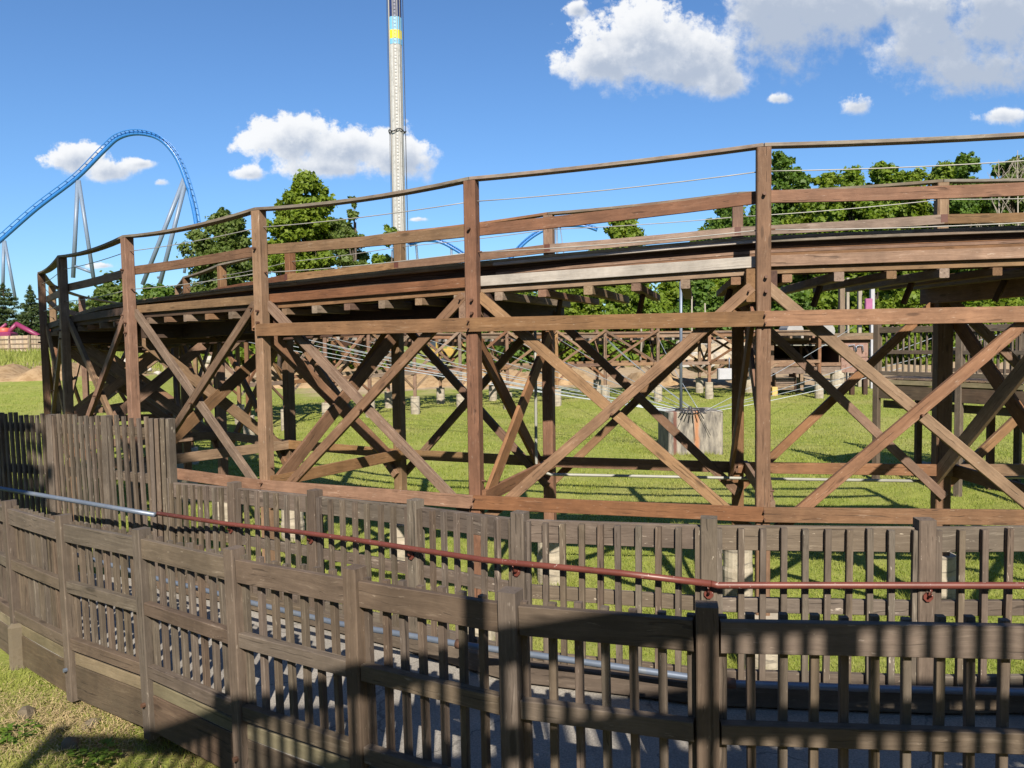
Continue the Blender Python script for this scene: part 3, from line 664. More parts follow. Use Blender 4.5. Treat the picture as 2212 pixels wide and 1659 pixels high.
for k in range(len(NP)-1):
    a, b = NP[k], NP[k+1]; d = (a-b).normalized(); n = Vector((-d.y, d.x, 0)).normalized()
    if k > 0 or True:
        aa = a - d*.055; bb = b + d*.055
        for (off, h, dp, nm) in ((.07,.14,.042,'top_rail'),(.45+.045,.09,.055,'mid_rail'),(.90+.045,.09,.055,'bottom_rail')):
            pa = leanpt(aa, k, aa.z-off) - n*.012; pb = leanpt(bb, k+1, bb.z-off) - n*.012
            beam(nm, pa, pb, dp, h, FO, NF)
        L = (a-b).length; m = round(L/.127)
        for j in range(m):
            s = (j+.5)/m; q = a.lerp(b, s); q = q + n*.032
            q0 = leanpt(q, k+s, q.z+.012); q1 = leanpt(q, k+s, q.z-.985)
            q0 = q0+Vector((random.uniform(-.009,.009),random.uniform(-.005,.005),random.uniform(-.010,.008)))
            beam('picket', q1, q0, .036, .036, FO, NF, up=n, share=True)
    if k >= 2:
        pa = leanpt(a, k, a.z-1.075)+n*.02; pb = leanpt(b, k+1, b.z-1.075)+n*.02
        beam('edge_strip', pa, pb, .05, .09, M['strip'], NF)
        pa = leanpt(a, k, a.z-1.26)+n*.012; pb = leanpt(b, k+1, b.z-1.26)+n*.012
        beam('kick_plank', pa, pb, .04, .27, M['plank'], NF)
    if k >= 4:
        p = leanpt(a, k, -2.55); bolt_ = beam('bolt', p-n*.05, p-n*.075, .03, .03, M['galv'] if k==7 else M['bolt'], NF, ch=.008)
FF = empty('outer_ramp_fence', (FP[2].x, FP[2].y, -2.3), 'far side picket fence of the ramp with red pipe handrail', 'fence')
for k, p in enumerate(FP):
    t, n = dirs(FP, k)
    beam('post', (p.x,p.y,-2.45), (p.x,p.y,p.z+.055), .10, .10, F2, FF, up=n)
for k in range(len(FP)-1):
    a, b = FP[k], FP[k+1]; d = (a-b).normalized(); n = Vector((-d.y, d.x, 0)).normalized()
    aa = a - d*.05; bb = b + d*.05
    for off, h, nm in ((.076,.15,'top_rail'),(.45+.045,.09,'mid_rail'),(.98,.14,'bottom_rail')):
        beam(nm, zv(aa+n*.022, aa.z-off), zv(bb+n*.022, bb.z-off), .04, h, F2, FF)
    L = (a-b).length; m = {1:10,2:10,3:8,4:8,5:8,6:9}.get(k, 12)
    for j in range(m):
        s = (j+.5)/m; q = a.lerp(b, s) - n*.018
        beam('picket', zv(q, q.z-1.03), zv(q, q.z-.002+random.uniform(-.012,.004))+Vector((random.uniform(-.008,.008),0,0)), .037, .036, F2, FF, up=n, share=True)
    beam('kick_board', zv(a-n*.15, a.z-.985), zv(b-n*.15, b.z-.985), .07, .13, FO, FF)
TF = empty('tall_picket_fence', (-4.4,8.4,-2.4), 'tall weathered picket fence section on the left of the ramp', 'fence')
for k, p in enumerate(TP):
    t, n = dirs(TP, k)
    beam('post', (p.x+(.0 if k else .02),p.y,-2.5), (p.x+(.0 if k else .02),p.y,p.z+.0), .09, .09, F2, TF, up=n)
for k in range(len(TP)-1):
    a, b = TP[k], TP[k+1]; d = (a-b).normalized(); n = Vector((-d.y, d.x, 0)).normalized()
    for off, h, nm in ((.16,.10,'top_rail'),(.64,.10,'mid_rail'),(1.30,.10,'bottom_rail')):
        beam(nm, zv(a+n*.03, a.z-off), zv(b+n*.03, b.z-off), .04, h, F2, TF)
    m = 8 if k == 0 else 10
    for j in range(m):
        s = (j+.5)/m; q = a.lerp(b, s) - n*.012
        dx = .018
        beam('picket', zv(q+Vector((.10,-.06,0))*.6, q.z-1.66), zv(q, q.z+random.uniform(-.02,.015)), .034, .036, F2, TF, up=n)
for j in range(3):
    q = TP[0]+Vector((-.07*j-.02, .03*j-.05, 0)); beam('picket', zv(q, -2.45), zv(q, q.z+.005), .045,.045, F2, TF)
o = pipe('yellow_pole', [at(97,905,9.35), at(113,1190,9.2)], .022, M['yellowwood'], None, 8); tag(o, 'thin ochre yellow pole standing behind the tall left fence', 'pole')
# handrails (bolted to fence posts)
ru = [(341,1109),(494,1132),(650,1150),(766,1166),(900,1187),(1042,1209),(1120,1217),(1340,1238),(1536,1261),(1550,1264.6),(1800,1264.6),(2212,1265)]
def rail_pt(u, v):
    # intersect pixel ray with surface .12 m in front of the far fence
    best = None
    dvec = at(u, v, 1.0)
    for k in range(len(FP)-1):
        a, b = FP[k], FP[k+1]; d = (a-b).normalized(); n = Vector((-d.y, d.x, 0)).normalized(); aa = a-n*.10
        den = dvec.x*n.x+dvec.y*n.y; s = (aa.x*n.x+aa.y*n.y)/den; q = dvec*s
        if (q.x-b.x)*d.x+(q.y-b.y)*d.y >= -.06 and (q.x-a.x)*d.x+(q.y-a.y)*d.y <= .06: best = q
    return best if best is not None else dvec*4.5
RP = [rail_pt(u, v) for u, v in ru]
RP[0] = at(341,1109,7.6); zs = [p.z for p in RP]
pipe('handrail', [RP[i] for i in range(0,9)] , .021, M['redpipe'], FF, 12)
pipe('handrail', [RP[8], RP[9], RP[10], RP[11], Vector((4.0, 4.5, RP[11].z))], .021, M['redpipe'], FF, 12)
for k in range(1,8):
    p = FP[k]; t, n = dirs(FP, k); zr = float(np.interp(p.x, [q.x for q in RP], zs))
    c = zv(p-n*.052, zr-.075)
    bk = beam('bracket', c, c-n*.012, .055, .055, M['redpipe'], FF, ch=.018)
    pipe('bracket_arm', [c-n*.01, c-n*.04+Vector((0,0,.015)), zv(p-n*.10, zr-.02)], .008, M['redpipe'], bk, 6)
gl = [at(-60,1046,8.6), at(0,1055,8.45), at(120,1075,8.2), at(230,1094,7.95), at(335,1112,7.62)]
pipe('handrail', gl, .024, M['galv'], TF, 12)
# low pipe along the foot of the fence
lu = [(148,1193,7.6),(254,1224.5,7.35),(323,1245.6,7.0),(463,1280,6.55),(531,1299,6.3),(732,1347,5.7),(995,1392,5.05),(1310,1437,4.75),(1490,1463,4.55),(1577,1476,4.5),(1880,1487,4.42),(2212,1495,4.38)]
LP = [at(*q) for q in lu]; LP.append(Vector((4.0,4.36,LP[-1].z)))
lp = pipe('low_pipe', LP, .021, M['galv'], FF, 12)
for i in (6, 9): 
    c = LP[i]; d = (LP[i+1]-LP[i-1]).normalized(); pipe('pipe_coupling', [c-d*.03, c+d*.03], .031, M['bolt'], FF, 12)
# ramp surface
def zramp(p): return p.z-1.05
Vr, Fr_ = [], []
m = 40
def polyat(P, s):
    k = min(int(s), len(P)-2); return catmull(P, k, s-k)
FPx = FP + [Vector((-4.35,8.42,-1.42)), Vector((-5.15,8.78,-1.45)), Vector((-6.3,9.25,-1.48))]
for i in range(m+1):
    a = polyat(NP, i/m*(len(NP)-1)); b = polyat(FPx, i/m*(len(FPx)-1)); 
    za = a.z-1.045; zb = b.z-1.065
    for j in range(7):
        q = a.lerp(b, j/6); q.z = za*(1-j/6)+zb*j/6; 
        Vr.append(q)
    for j in (6,0):
        q = a.lerp(b, j/6); q.z = (za if j == 0 else zb)-.22; Vr.append(q)
for i in range(m):
    for j in range(9): Fr_.append([i*9+j, i*9+(j+1)%9, (i+1)*9+(j+1)%9, (i+1)*9+j])
tag(link('ramp_path', mesh('ramp_path', Vr, Fr_, M['asphalt']), Matrix()), kind='structure')

# upper walkway behind the viewpoint: its railing throws the striped shade on the ramp
UW = empty('upper_walkway', (1,-.6,1.0), 'raised walkway with picket railing behind the viewpoint, casting striped shade', 'walkway')
x0, x1, yw, zt = -3.0, 5.2, -.40, 1.70
beam('top_rail', (x0,yw,zt-.085), (x1,yw,zt-.085), .045, .17, FO, UW)
beam('mid_rail', (x0,yw,zt-.56), (x1,yw,zt-.56), .045, .14, FO, UW)
beam('bottom_rail', (x0,yw,zt-1.02), (x1,yw,zt-1.02), .045, .12, FO, UW)
x = x0+.05
while x < x1:
    beam('picket', (x,yw-.04,zt-1.05), (x,yw-.04,zt+.02), .045, .045, FO, UW, share=True); x += .098
for px in (x0, -1.55, .06, 1.6, 3.2, 4.8):
    beam('post', (px,yw,-3.2), (px,yw,zt+(.9 if abs(px-.06)<.01 else .08)), .11, .11, FO, UW)
x = x0
while x < x1:
    beam('deck_board', (x,yw-1.6,zt-1.15), (x,yw+.06,zt-1.15), .135, .04, FO, UW, share=True); x += .14
beam('joist', (x0,yw+.03,zt-1.30), (x1,yw+.03,zt-1.30), .05, .24, FO, UW)

# ---------------------------------------------------------------- near bank bits
c = at(42,1420,6.9); 
o = box('concrete_stump', (c.x,c.y,-2.72), (.15,.12,.55), M['stone'], None, .5, .03); tag(o, 'cracked pale concrete stump under the ramp edge at far left', 'stump')
def rock(name, c, s, mat, seed, label, cat, group=None):
    r = random.Random(seed); V = []; Fc = []
    import bmesh
    bm = bmesh.new(); bmesh.ops.create_icosphere(bm, subdivisions=2, radius=1)
    d = [Vector((r.uniform(-1,1), r.uniform(-1,1), r.uniform(-1,1))).normalized() for _ in range(9)]; h = [r.uniform(.55,.85) for _ in range(9)]
    for v in bm.verts:
        for dd, hh in zip(d, h):
            q = v.co.dot(dd)
            if q > hh: v.co -= dd*(q-hh)
        v.co = Vector((v.co.x*s[0], v.co.y*s[1], v.co.z*s[2]))
    me = bpy.data.meshes.new(name); bm.to_mesh(me); bm.free(); me.materials.append(mat)
    return tag(link(name, me, Matrix.Translation(Vector(c)) @ Matrix.Rotation(r.uniform(0,6), 4, 'Z')), label, cat, group)
for i, (u, v, D, s, lab) in enumerate([(150,1540,5.5,(.10,.07,.06),'flat grey stone at the foot of the first full ramp post'),(55,1490,5.95,(.10,.07,.07),'pale stone beside the concrete stump'),(195,1510,5.8,(.09,.06,.05),'grey stone half hidden in dry straw'),(440,1546,4.95,(.07,.05,.02),'small flat slab lying in the soil below the plank')]):
    p = at(u, v, D); rock('stone', (p.x,p.y,gz(p.x,p.y)+s[2]*.3), s, M['stone'], i+3, lab, 'stone')

# ---------------------------------------------------------------- anchor block, pole, cables
bc = at(1500,990,23); bz = gz(bc.x, 23)
blk = box('anchor_block', (bc.x, 23.6, bz+.60), (1.62,1.3,1.36), M['block'], None, .06, .03); tag(blk, 'stained square concrete anchor block standing on the lawn', 'concrete block')
top = Vector((bc.x-.1, 23.1, bz+1.30))
ring = empty('cable_anchor', top, 'steel ring of cable turnbuckles on top of the concrete block', 'cable anchor')
pipe('anchor_ring', [top+Vector((.42*math.cos(a), .32*math.sin(a), .03)) for a in np.linspace(0, 6.2, 20)], .02, M['darksteel'], ring, 6)
pipe('anchor_rod', [top+Vector((0,0,-.05)), top+Vector((0,0,.12))], .05, M['darksteel'], ring, 8)
for a in np.linspace(3.5,5.9,8): 
    s = top+Vector((.25*math.cos(a), .3*math.sin(a)-.1, .04)); pipe('turnbuckle', [s, s+Vector((.16*math.cos(a), -.16, -.10))], .018, M['darksteel'], ring, 6)
# dark strands standing in for the shadow fan on the face of the block
for a in (-.6,.1,.6): pipe('shadow_strand', [top+Vector((a*.3,-.18,-.02)), top+Vector((a*.9,-.24,-.9+abs(a)*.3))], .008, M['darksteel'], ring, 5)
o = pipe('lightning_mast', [at(1471,897,23.2), at(1471,560,23.2)], .045, M['galv'], None, 10); tag(o, 'thin galvanised steel mast rising beside the anchor block', 'pole')
cab = [(530,727,28),(520,736,28),(545,741,28.4),(613,722,29.3),(616,733,29.3),(702,727,31),(706,745,31),(796,738,32.3),(894,724,34),(993,729,35),(1095,727,36),(1202,729,36.4),(1307,728,37),(1311,735,37),(1421,728,37),
       (1845,705,33),(2095,700,20),(2212,706,18.5),(1947,795,22.5)]
for i, (u, v, D) in enumerate(cab):
    e = at(u, v, D); a = at(1470+min(i,14)*3.0, 893-(i%3)*1.5, 23.2)
    pts = sagpts(a, e, .10, 10)
    side = 'left fan' if u < 1450 else 'right hand run'
    o = pipe('guy_cable', pts, .0115 if u < 1450 else .009, M['guy'], None, 5)
    tag(o, 'taut pale steel guy cable in the fan left of the anchor block' if u < 1450 else ['thin steel guy cable climbing from the anchor block towards the service shed roof','thin steel guy cable climbing steeply right past the dark inner post','thin steel guy cable, highest of the right hand run at the frame edge','thin steel guy cable, lowest of the right hand run, past the side platform'][i-15], 'cable', 'guy cables of the left fan' if u<1450 else 'guy cables to the right')
# grey conduit bolted to the trestle
cd = [at(1156,712,11.6), at(1157,800,11.6), at(1158,960,11.5)]
pipe('conduit', cd+[at(1159,1000,11.5), at(1166,1018,11.5), at(1190,1025,11.5), at(1400,1029,11.3), at(1700,1035,11.1), at(2042,1040,10.9)], .022, M['conduit'], T1, 8)
pipe('conduit', [at(2100,1032,10.9), at(2240,1030,10.8)], .022, M['conduit'], T1, 8)
# two grey cabinets on the far trestle
for (u0,u1,v0,v1,lab) in ((1550,1580,796,820,'light grey electrical box hung under the far trestle, left one'),(1619,1645,795,820,'light grey electrical box under the far trestle, half hidden by the big post')):
    a = at(u0, v0, 36.2); b = at(u1, v1, 36.2)
    eb = empty('electrical_box', ((a.x+b.x)/2, 36.2, b.z), lab, 'electrical box')
    cb = box('cabinet', ((a.x+b.x)/2, 36.2, (a.z+b.z)/2), (b.x-a.x, .3, a.z-b.z), M['box'], eb, 0, .02)
    box('door', ((a.x+b.x)/2, 36.035, (a.z+b.z)/2), ((b.x-a.x)*.86, .02, (a.z-b.z)*.88), M['box'], cb)
    pipe('conduit', [Vector((b.x-.1, 36.2, a.z)), Vector((b.x-.1, 36.2, a.z+.5))], .03, M['galv'], eb, 6)

# ---------------------------------------------------------------- right-hand platform
PF_ = [Vector((8.9,19.2,0)), Vector((9.95,17.5,0)), Vector((10.9,15.9,0)), Vector((11.9,14.2,0))]
PL = empty('side_platform', (8.9,19.2,-3.6), 'dark brown raised platform with picket railing at right behind the trestle', 'platform')
zd = -1.05
for row, off in ((0, 0.0), (1, 2.6)):
    ps = [p+Vector((.85,.53,0))*off for p in PF_]
    for k, p in enumerate(ps):
        beam('post', zv(p, gz(p.x,p.y)), zv(p, .26), .14, .14, FO, PL, up=Vector((.53,-.85,0)))
    for k in range(len(ps)-1):
        a, b = ps[k], ps[k+1]
        beam('top_rail', zv(a,.11), zv(b,.11), .05, .14, FO, PL); beam('mid_rail', zv(a,-.42), zv(b,-.42), .05, .09, FO, PL); beam('bottom_rail', zv(a,-.93), zv(b,-.93), .05, .10, FO, PL)
        L = (b-a).length; m = int(L/.135); dd = (b-a).normalized(); nn = Vector((-dd.y, dd.x, 0))
        for j in range(m): q = a.lerp(b, (j+.5)/m)+nn*.045; beam('picket', zv(q,-.95), zv(q,.2), .04, .04, FO, PL, share=True)
        if row == 0:
            beam('edge_strip', zv(a-nn*.02,-1.14), zv(b-nn*.02,-1.14), .05, .10, M['strip'], PL); beam('fascia', zv(a,-1.38), zv(b,-1.38), .05, .32, M['plank'], PL)
            beam('joist', zv(a+nn*.3,-1.70), zv(b+nn*.3,-1.70), .06, .18, FO, PL)
a, b = PF_[0], PF_[-1]; ox = Vector((.85,.53,0))*2.6
nb = 34
for j in range(nb):
    s = (j+.5)/nb; q = a.lerp(b, s); beam('deck_board', zv(q, zd), zv(q+ox, zd), .155, .04, M['weath'], PL, share=True)
for s in (.05,.35,.65,.95):
    q = a.lerp(b, s); beam('joist', zv(q, zd-.16), zv(q+ox, zd-.16), .06, .24, FO, PL)
    p = q+ox*.5; beam('post', zv(p, gz(p.x,p.y)), zv(p, zd-.28), .14,.14, M['dark'], PL)

# ---------------------------------------------------------------- service shed beyond the lawn
D0 = 38.5
SH = empty('service_shed', at(1760,856,D0), 'dark open timber service shed with rusty cabinet beyond the lawn', 'shed')
def shbox(name, u0, v0, u1, v1, D, depth, mat, bev=0):
    a = at(u0, v0, D); b = at(u1, v1, D); return box(name, ((a.x+b.x)/2, D+depth/2, (a.z+b.z)/2), (abs(b.x-a.x), depth, abs(a.z-b.z)), mat, SH, 0, bev)
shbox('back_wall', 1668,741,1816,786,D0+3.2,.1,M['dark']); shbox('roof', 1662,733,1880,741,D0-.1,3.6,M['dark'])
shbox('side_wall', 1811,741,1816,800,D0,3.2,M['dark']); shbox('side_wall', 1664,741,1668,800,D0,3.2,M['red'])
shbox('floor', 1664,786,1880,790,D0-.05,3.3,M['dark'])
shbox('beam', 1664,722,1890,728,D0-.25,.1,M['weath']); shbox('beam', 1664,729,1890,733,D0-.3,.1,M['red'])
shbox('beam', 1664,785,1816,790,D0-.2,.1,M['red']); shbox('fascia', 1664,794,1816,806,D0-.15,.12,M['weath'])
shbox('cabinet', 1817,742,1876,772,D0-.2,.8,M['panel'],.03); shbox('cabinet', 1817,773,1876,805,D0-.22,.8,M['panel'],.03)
for (u, v0, v1, w_, mt) in ((1667,741,856,.25,'red'),(1731,786,843,.22,'weath'),(1814,741,800,.16,'red'),(1840,806,856,.3,'dark'),(1868,806,856,.3,'dark'),(1770,806,850,.25,'dark')):
    a = at(u, v0, D0-.05); b = at(u, v1, D0-.05); beam('post', b, a, w_*.7, w_*.7, M[mt], SH)
for i in range(6): shbox('step', 1676,816+i*4.6,1718,818.6+i*4.6,D0-.4-.0,.3+.25*(6-i)*.2,M['weath'])
shbox('stringer', 1674,806,1676,845,D0-.5,.9,M['dark']); shbox('stringer', 1718,806,1720,845,D0-.5,.9,M['dark'])
a = at(1667,735,D0-.2)
for (u, v) in ((1704,716),(1770,716)):
    c = at(u, v, D0+.6); me_o = sweep('drum', [c+Vector((0,-.9,0)), c+Vector((0,-.8,0)), c+Vector((0,.3,0))], .82,.82, M['drum'], SH, round_=16)
p = [at(1676,746,D0-.2), at(1790,746,D0-.2), at(1810,746,D0-.2)]; pipe('conduit', p, .03, M['conduit'], SH, 6)
p = [at(1850,760,D0-.3), at(1850,748,D0-.3), at(1856,746,D0-.3), at(1863,746,D0-.3), at(1865,760,D0-.3)]; pipe('conduit', p, .03, M['galv'], SH, 6)
p = [at(1832,752,D0-.3), at(1834,746,D0-.3), at(1845,745,D0-.3), at(1848,760,D0-.3)]; pipe('conduit', p, .03, M['galv'], SH, 6)
a = at(1672,846,37.8); o = box('painted_footing', (a.x,37.8,a.z), (.27,.3,.46), M['yfoot'], None, 0, .02); tag(o, 'small ochre painted concrete footing beside the service shed', 'footing')
a = at(1816,830,38.2); o = lathe('drain_barrel', (a.x,38.6,gz(a.x,38.6)), [(.33,0),(.33,.5),(.33,1.25)], M['conc'], None, 14, .01); tag(o, 'pale round concrete pier under the service shed cabinet', 'pier')
for i, (u, D, v0, w_, mt, lab) in enumerate([(1818,44,603,.22,'weath','weathered timber pole behind the shed, left of the pair'),(1831,46,600,.12,'palebark','thin pale timber pole behind the shed'),(1857,44,604,.16,'palebark','slim tan timber pole left of the pink box'),(1884,43,610,.16,'box','grey steel pole carrying the pink box'),(1655,42,640,.15,'red','brown timber pole behind the large trestle post')]):
    b = at(u, 790, D); a = at(u, v0, D); o = beam('utility_pole', Vector((b.x,b.y,gz(b.x,b.y))), a, w_*1.3, w_*1.3, M[mt], None); tag(o, lab, 'pole')
a = at(1876,660,42.9); o = box('pink_box', a, (.38,.2,.75), simple('pink_paint', rgb(.38,.12,.25), .5), None, 0, .03); tag(o, 'small pink control box mounted on the grey pole', 'box')
# boulders
br = random.Random(5)
for i in range(46):
    u = br.uniform(1478,1668); vv = br.uniform(742,790); D = 44+(790-vv)*.09+br.uniform(-.5,.5)
    sz = br.uniform(.25,.75)*(1.3 if i%7==0 else 1); p = at(u, vv, D)
    rock('boulder', p, (sz*br.uniform(.9,1.5), sz, sz*br.uniform(.6,1)), M['rock'], i+20, 'pale limestone boulder in the heap beyond the far trestle', 'boulder', 'boulders in the heap')
for i in range(16):
    u = br.uniform(255,345) if i<10 else br.uniform(395,470); vv = br.uniform(775,815); D = 50; p = at(u, vv, D); sz = br.uniform(.2,.5)
    rock('boulder', p, (sz*1.3, sz, sz*.7), M['rock'], i+90, 'small pale rock on the dug bank at left', 'boulder', 'rocks on the dug bank')
for i in range(8):
    p = at(br.uniform(3560/1.823,2100), br.uniform(905,935), 21.5); p.z = gz(p.x,p.y)+.03; rock('stone', p, (.3,.15,.07), M['conc'], i+140, 'flat grey stone lying in the grass under the side platform', 'stone', 'flat stones under the platform')
def mound(name, u0, u1, D, h, depth, label, base=None):
    a, b = at(u0, 780, D), at(u1, 780, D); cx = (a.x+b.x)/2; hw = abs(b.x-a.x)/2; n = 40; V = []; Fc = []
    for j in range(15):
        for i in range(n+1):
            x = -1+2*i/n; y = -1+2*j/14; r = max(0, 1-x*x)*max(0, 1-y*y)
            z = h*r**.7*(.8+.35*math.sin(x*9+h*7)+.2*math.sin(x*23+y*6)+random.uniform(-.08,.08)) - .15
            X_, Y_ = cx+x*hw, D+y*depth; V.append((X_, Y_, gz(X_, Y_)+max(z, -.15)))
    for j in range(14):
        for i in range(n): Fc.append([j*(n+1)+i, j*(n+1)+i+1, (j+1)*(n+1)+i+1, (j+1)*(n+1)+i])
    return tag(link(name, mesh(name, V, Fc, M['mound'], True), Matrix()), label, 'earth mound')
mound('dirt_mound', 850,1330,50,1.35,4,'orange brown mound of dug earth behind the far trestle')
mound('dirt_mound', 560,900,52,1.0,3.5,'low pale earth mound left of the large dug mound')
mound('dirt_mound', -160,300,47,.75,4,'dug clay bank beyond the lawn at the far left')
mound('dirt_mound', 1330,1500,49,.8,3,'low soil ridge between the mound and the boulders')

# yellow digger, mostly hidden
ex = empty('digger', at(945,775,49), 'yellow digger partly hidden behind the trestle on the dirt', 'digger')
c = at(950,768,49); box('body', c+Vector((0,0,.15)), (1.7,1.1,.55), M['digger'], ex, .3, .1); cb = box('cab', c+Vector((-.45,0,.7)), (.6,.8,.6), M['digger'], ex, .3, .08); box('window', c+Vector((-.40,-.42,.74)), (.4,.04,.4), M['window'], cb, .3)
beam('boom', c+Vector((.5,0,.4)), c+Vector((1.3,-.2,.8)), .16,.2, M['digger'], ex); beam('arm', c+Vector((1.3,-.2,.8)), c+Vector((1.8,-.3,.1)), .12,.15, M['digger'], ex)
for s_ in (-.42,.42): box('track', c+Vector((0,s_,-.32)), (1.8,.3,.35), M['darksteel'], ex, .3, .1)

# ---------------------------------------------------------------- distant left fence, pink ride frame
BF = empty('pale_board_fence', at(20,761,85), 'pale timber board fence beyond the tall grass at far left', 'fence')
fb = [at(-60,745,88), at(64,742,84), at(66,742,84), at(160,745,84)]
for s0, s1 in ((0,1),(2,3)):
    a, b = fb[s0], fb[s1]; L = (b-a).length; m = int(L/.30)
    for j in range(m):
        q = a.lerp(b, (j+.5)/m); zb = q.z-.85; beam('board', zv(q, zb), zv(q, zb+1.72+random.uniform(-.02,.02)), .28, .03, M['pale'], BF, up=Vector((0,1,0)), share=False)
    for dz in (-.5,.0,.5): beam('rail', a+Vector((0,-.06,dz)), b+Vector((0,-.06,dz)), .06, .12, M['weath'], BF)
    for j in range(4):
        q = a.lerp(b, j/3); beam('post', zv(q, q.z-1.0)+Vector((0,-.1,0)), zv(q, q.z+.9)+Vector((0,-.1,0)), .15,.15, M['weath'] if j else M['strip'], BF)
PR = empty('pink_ride', at(10,730,105), 'magenta steel ride frame standing behind the pale board fence', 'ride')
pp = lambda u, v: at(u, v, 104)
for (a, b, r) in (((-12,720),(14,700),.5),((10,727),(36,700),.7),((34,699),(97,733),.75),((-20,700),(8,724),.7)):
    pipe('frame_tube', [pp(*a), pp(*b)], r*.42, M['pink'], PR, 8)
box('foot', pp(10,727), (2.6,2,1.2), M['pink'], PR, 0, .2); pipe('beacon', [pp(103,736), pp(103,710)], .7, M['orange'], PR, 10); pipe('beacon', [pp(10,722), pp(10,708)], .7, M['orange'], PR, 10)
# bright park facades seen in the gap under the deck
PK = empty('park_facade', at(955,700,140), 'small bright red and blue park building seen under the deck', 'building')
for i, (u0, u1, v0, v1, mt) in enumerate([(880,930,676,694,'redface'),(930,948,672,694,'yellow'),(948,990,670,694,'roofblue'),(990,1010,676,694,'redface'),(895,905,668,676,'white'),(952,975,664,670,'white')]):
    a = at(u0,v0,140+i*.3); b = at(u1,v1,140+i*.3); box('wall' if i<4 else 'sign_board', ((a.x+b.x)/2,140+i*.3,(a.z+b.z)/2), (b.x-a.x,6,a.z-b.z), M[mt], PK)
    for j in range(3): 
        q = a.lerp(b, (j+.7)/3.6); box('window', (q.x,140+i*.3-3.02,(a.z+b.z)/2), (abs(b.x-a.x)*.16,.06,(a.z-b.z)*.45), M['window' if j%2 else 'white'], PK)

# ---------------------------------------------------------------- drop tower
DT = 190.
TW = empty('drop_tower', at(870,760,DT), 'tall white steel drop tower with navy, light blue and yellow bands', 'tower')
tx = at(863,480,DT).x; ty = DT; sc = DT/F; R = 13.4*sc
def zt_(v): return (737-v)*DT/F
segs = [(-60,104/1.9+0,'navy')]
bands = [(900,112,'white'),(112,101,'cyan'),(101,83,'yellow'),(83,56,'cyan'),(56,-90,'navy')]
for v1, v0, mt in bands:
    z0, z1 = zt_(v1), zt_(v0); Rb = R*(1.0 if mt=='white' else 1.035)
    lathe('shaft_band', (tx, ty, 0), [(Rb,z0),(Rb,z1)], M[mt], TW, 28)
for dx, wd, mt in ((-11.4,3.0,'rail_grey'),(-3.0,1.2,'rail_grey'),(6.6,1.6,'rail_grey'),(11.2,1.6,'rail_grey')):
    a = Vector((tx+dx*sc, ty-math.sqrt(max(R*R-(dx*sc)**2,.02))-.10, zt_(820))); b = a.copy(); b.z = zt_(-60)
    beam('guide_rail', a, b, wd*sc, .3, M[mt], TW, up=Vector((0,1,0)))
lx = tx+1.5*sc; ly = ty-R-.25
beam('ladder_rail', Vector((lx-.25,ly,zt_(820))), Vector((lx-.25,ly,zt_(-60))), .06,.08, M['rail_grey'], TW); beam('ladder_rail', Vector((lx+.25,ly,zt_(820))), Vector((lx+.25,ly,zt_(-60))), .06,.08, M['rail_grey'], TW)
V_, F_ = [], []
zz = 0.0
while zz < zt_(-60): boxmesh(V_, F_, (lx, ly, zz), (.4,.08,.08)); zz += .8
tag(link('ladder_rungs', mesh('ladder_rungs', V_, F_, M['rail_grey']), Matrix(), TW), kind='stuff')
cz = zt_(291)
pipe('collar_ring', [Vector((tx+18*sc*math.cos(a), ty+18*sc*math.sin(a), cz+.3*math.sin(a*4))) for a in np.linspace(0,6.283,25)], .14, M['darksteel'], TW, 6)
for a in np.linspace(0,5.5,8): pipe('collar_arm', [Vector((tx+R*.9*math.cos(a), ty+R*.9*math.sin(a), cz-.3)), Vector((tx+18*sc*math.cos(a), ty+18*sc*math.sin(a), cz))], .1, M['darksteel'], TW, 5)
for a in (.15,.45,2.7,3.0,3.9,5.4): 
    q = Vector((tx+17.5*sc*math.cos(a), ty+17.5*sc*math.sin(a), 0)); pipe('hoist_cable', [q+Vector((0,0,0)), q+Vector((0,0,zt_(-60)))], .045, M['darksteel'], TW, 4)

# ---------------------------------------------------------------- steel coaster
def steel(name, pts, D, wpx, mat, supports, label, rails=True):
    root = empty(name, at(pts[0][0], 740, D), label, 'roller coaster')
    s = D/F; P = [at(u, v, D) for u, v in pts]
    Q = []
    for k in range(len(P)-1):
        for i in range(5): Q.append(catmull(P, k, i/5))
    Q.append(P[-1])
    pipe('spine', Q, wpx*s*.42, mat, root, 10)
    if rails:
        nr = []
        for i, q in enumerate(Q):
            t = (Q[min(i+1,len(Q)-1)]-Q[max(i-1,0)]).normalized(); nr.append(Vector((-t.z,0,t.x)) if t.x >= 0 else Vector((t.z,0,-t.x)))
        nr = [Vector((-(Q[min(i+1,len(Q)-1)]-Q[max(i-1,0)]).normalized().z, 0, (Q[min(i+1,len(Q)-1)]-Q[max(i-1,0)]).normalized().x)) for i in range(len(Q))]
        for off in (-.9,.9): pipe('rail', [q+n_*wpx*s*.52+Vector((0,off,0)) for q, n_ in zip(Q, nr)], wpx*s*.09, mat, root, 8)
        V_, F_ = [], []; L = 0
        for i in range(len(Q)-1):
            m = max(1, int((Q[i+1]-Q[i]).length/1.1))
            for j in range(m):
                q = Q[i].lerp(Q[i+1], j/m); n_ = nr[i]
                a = math.atan2(n_.x, n_.z); c = q+n_*wpx*s*.38
                boxmesh(V_, F_, tuple(c), (.10, 1.9, wpx*s*.14)); 
        tag(link('cross_ties', mesh('cross_ties', V_, F_, mat), Matrix(), root), kind='stuff')
    for (u0, v0, u1, v1, r) in supports:
        a = at(u0, v0, D+.3); b = at(u1, v1, D+.3); pipe('support_leg', [a, b], r*s, M['support'], root, 12)
    return root
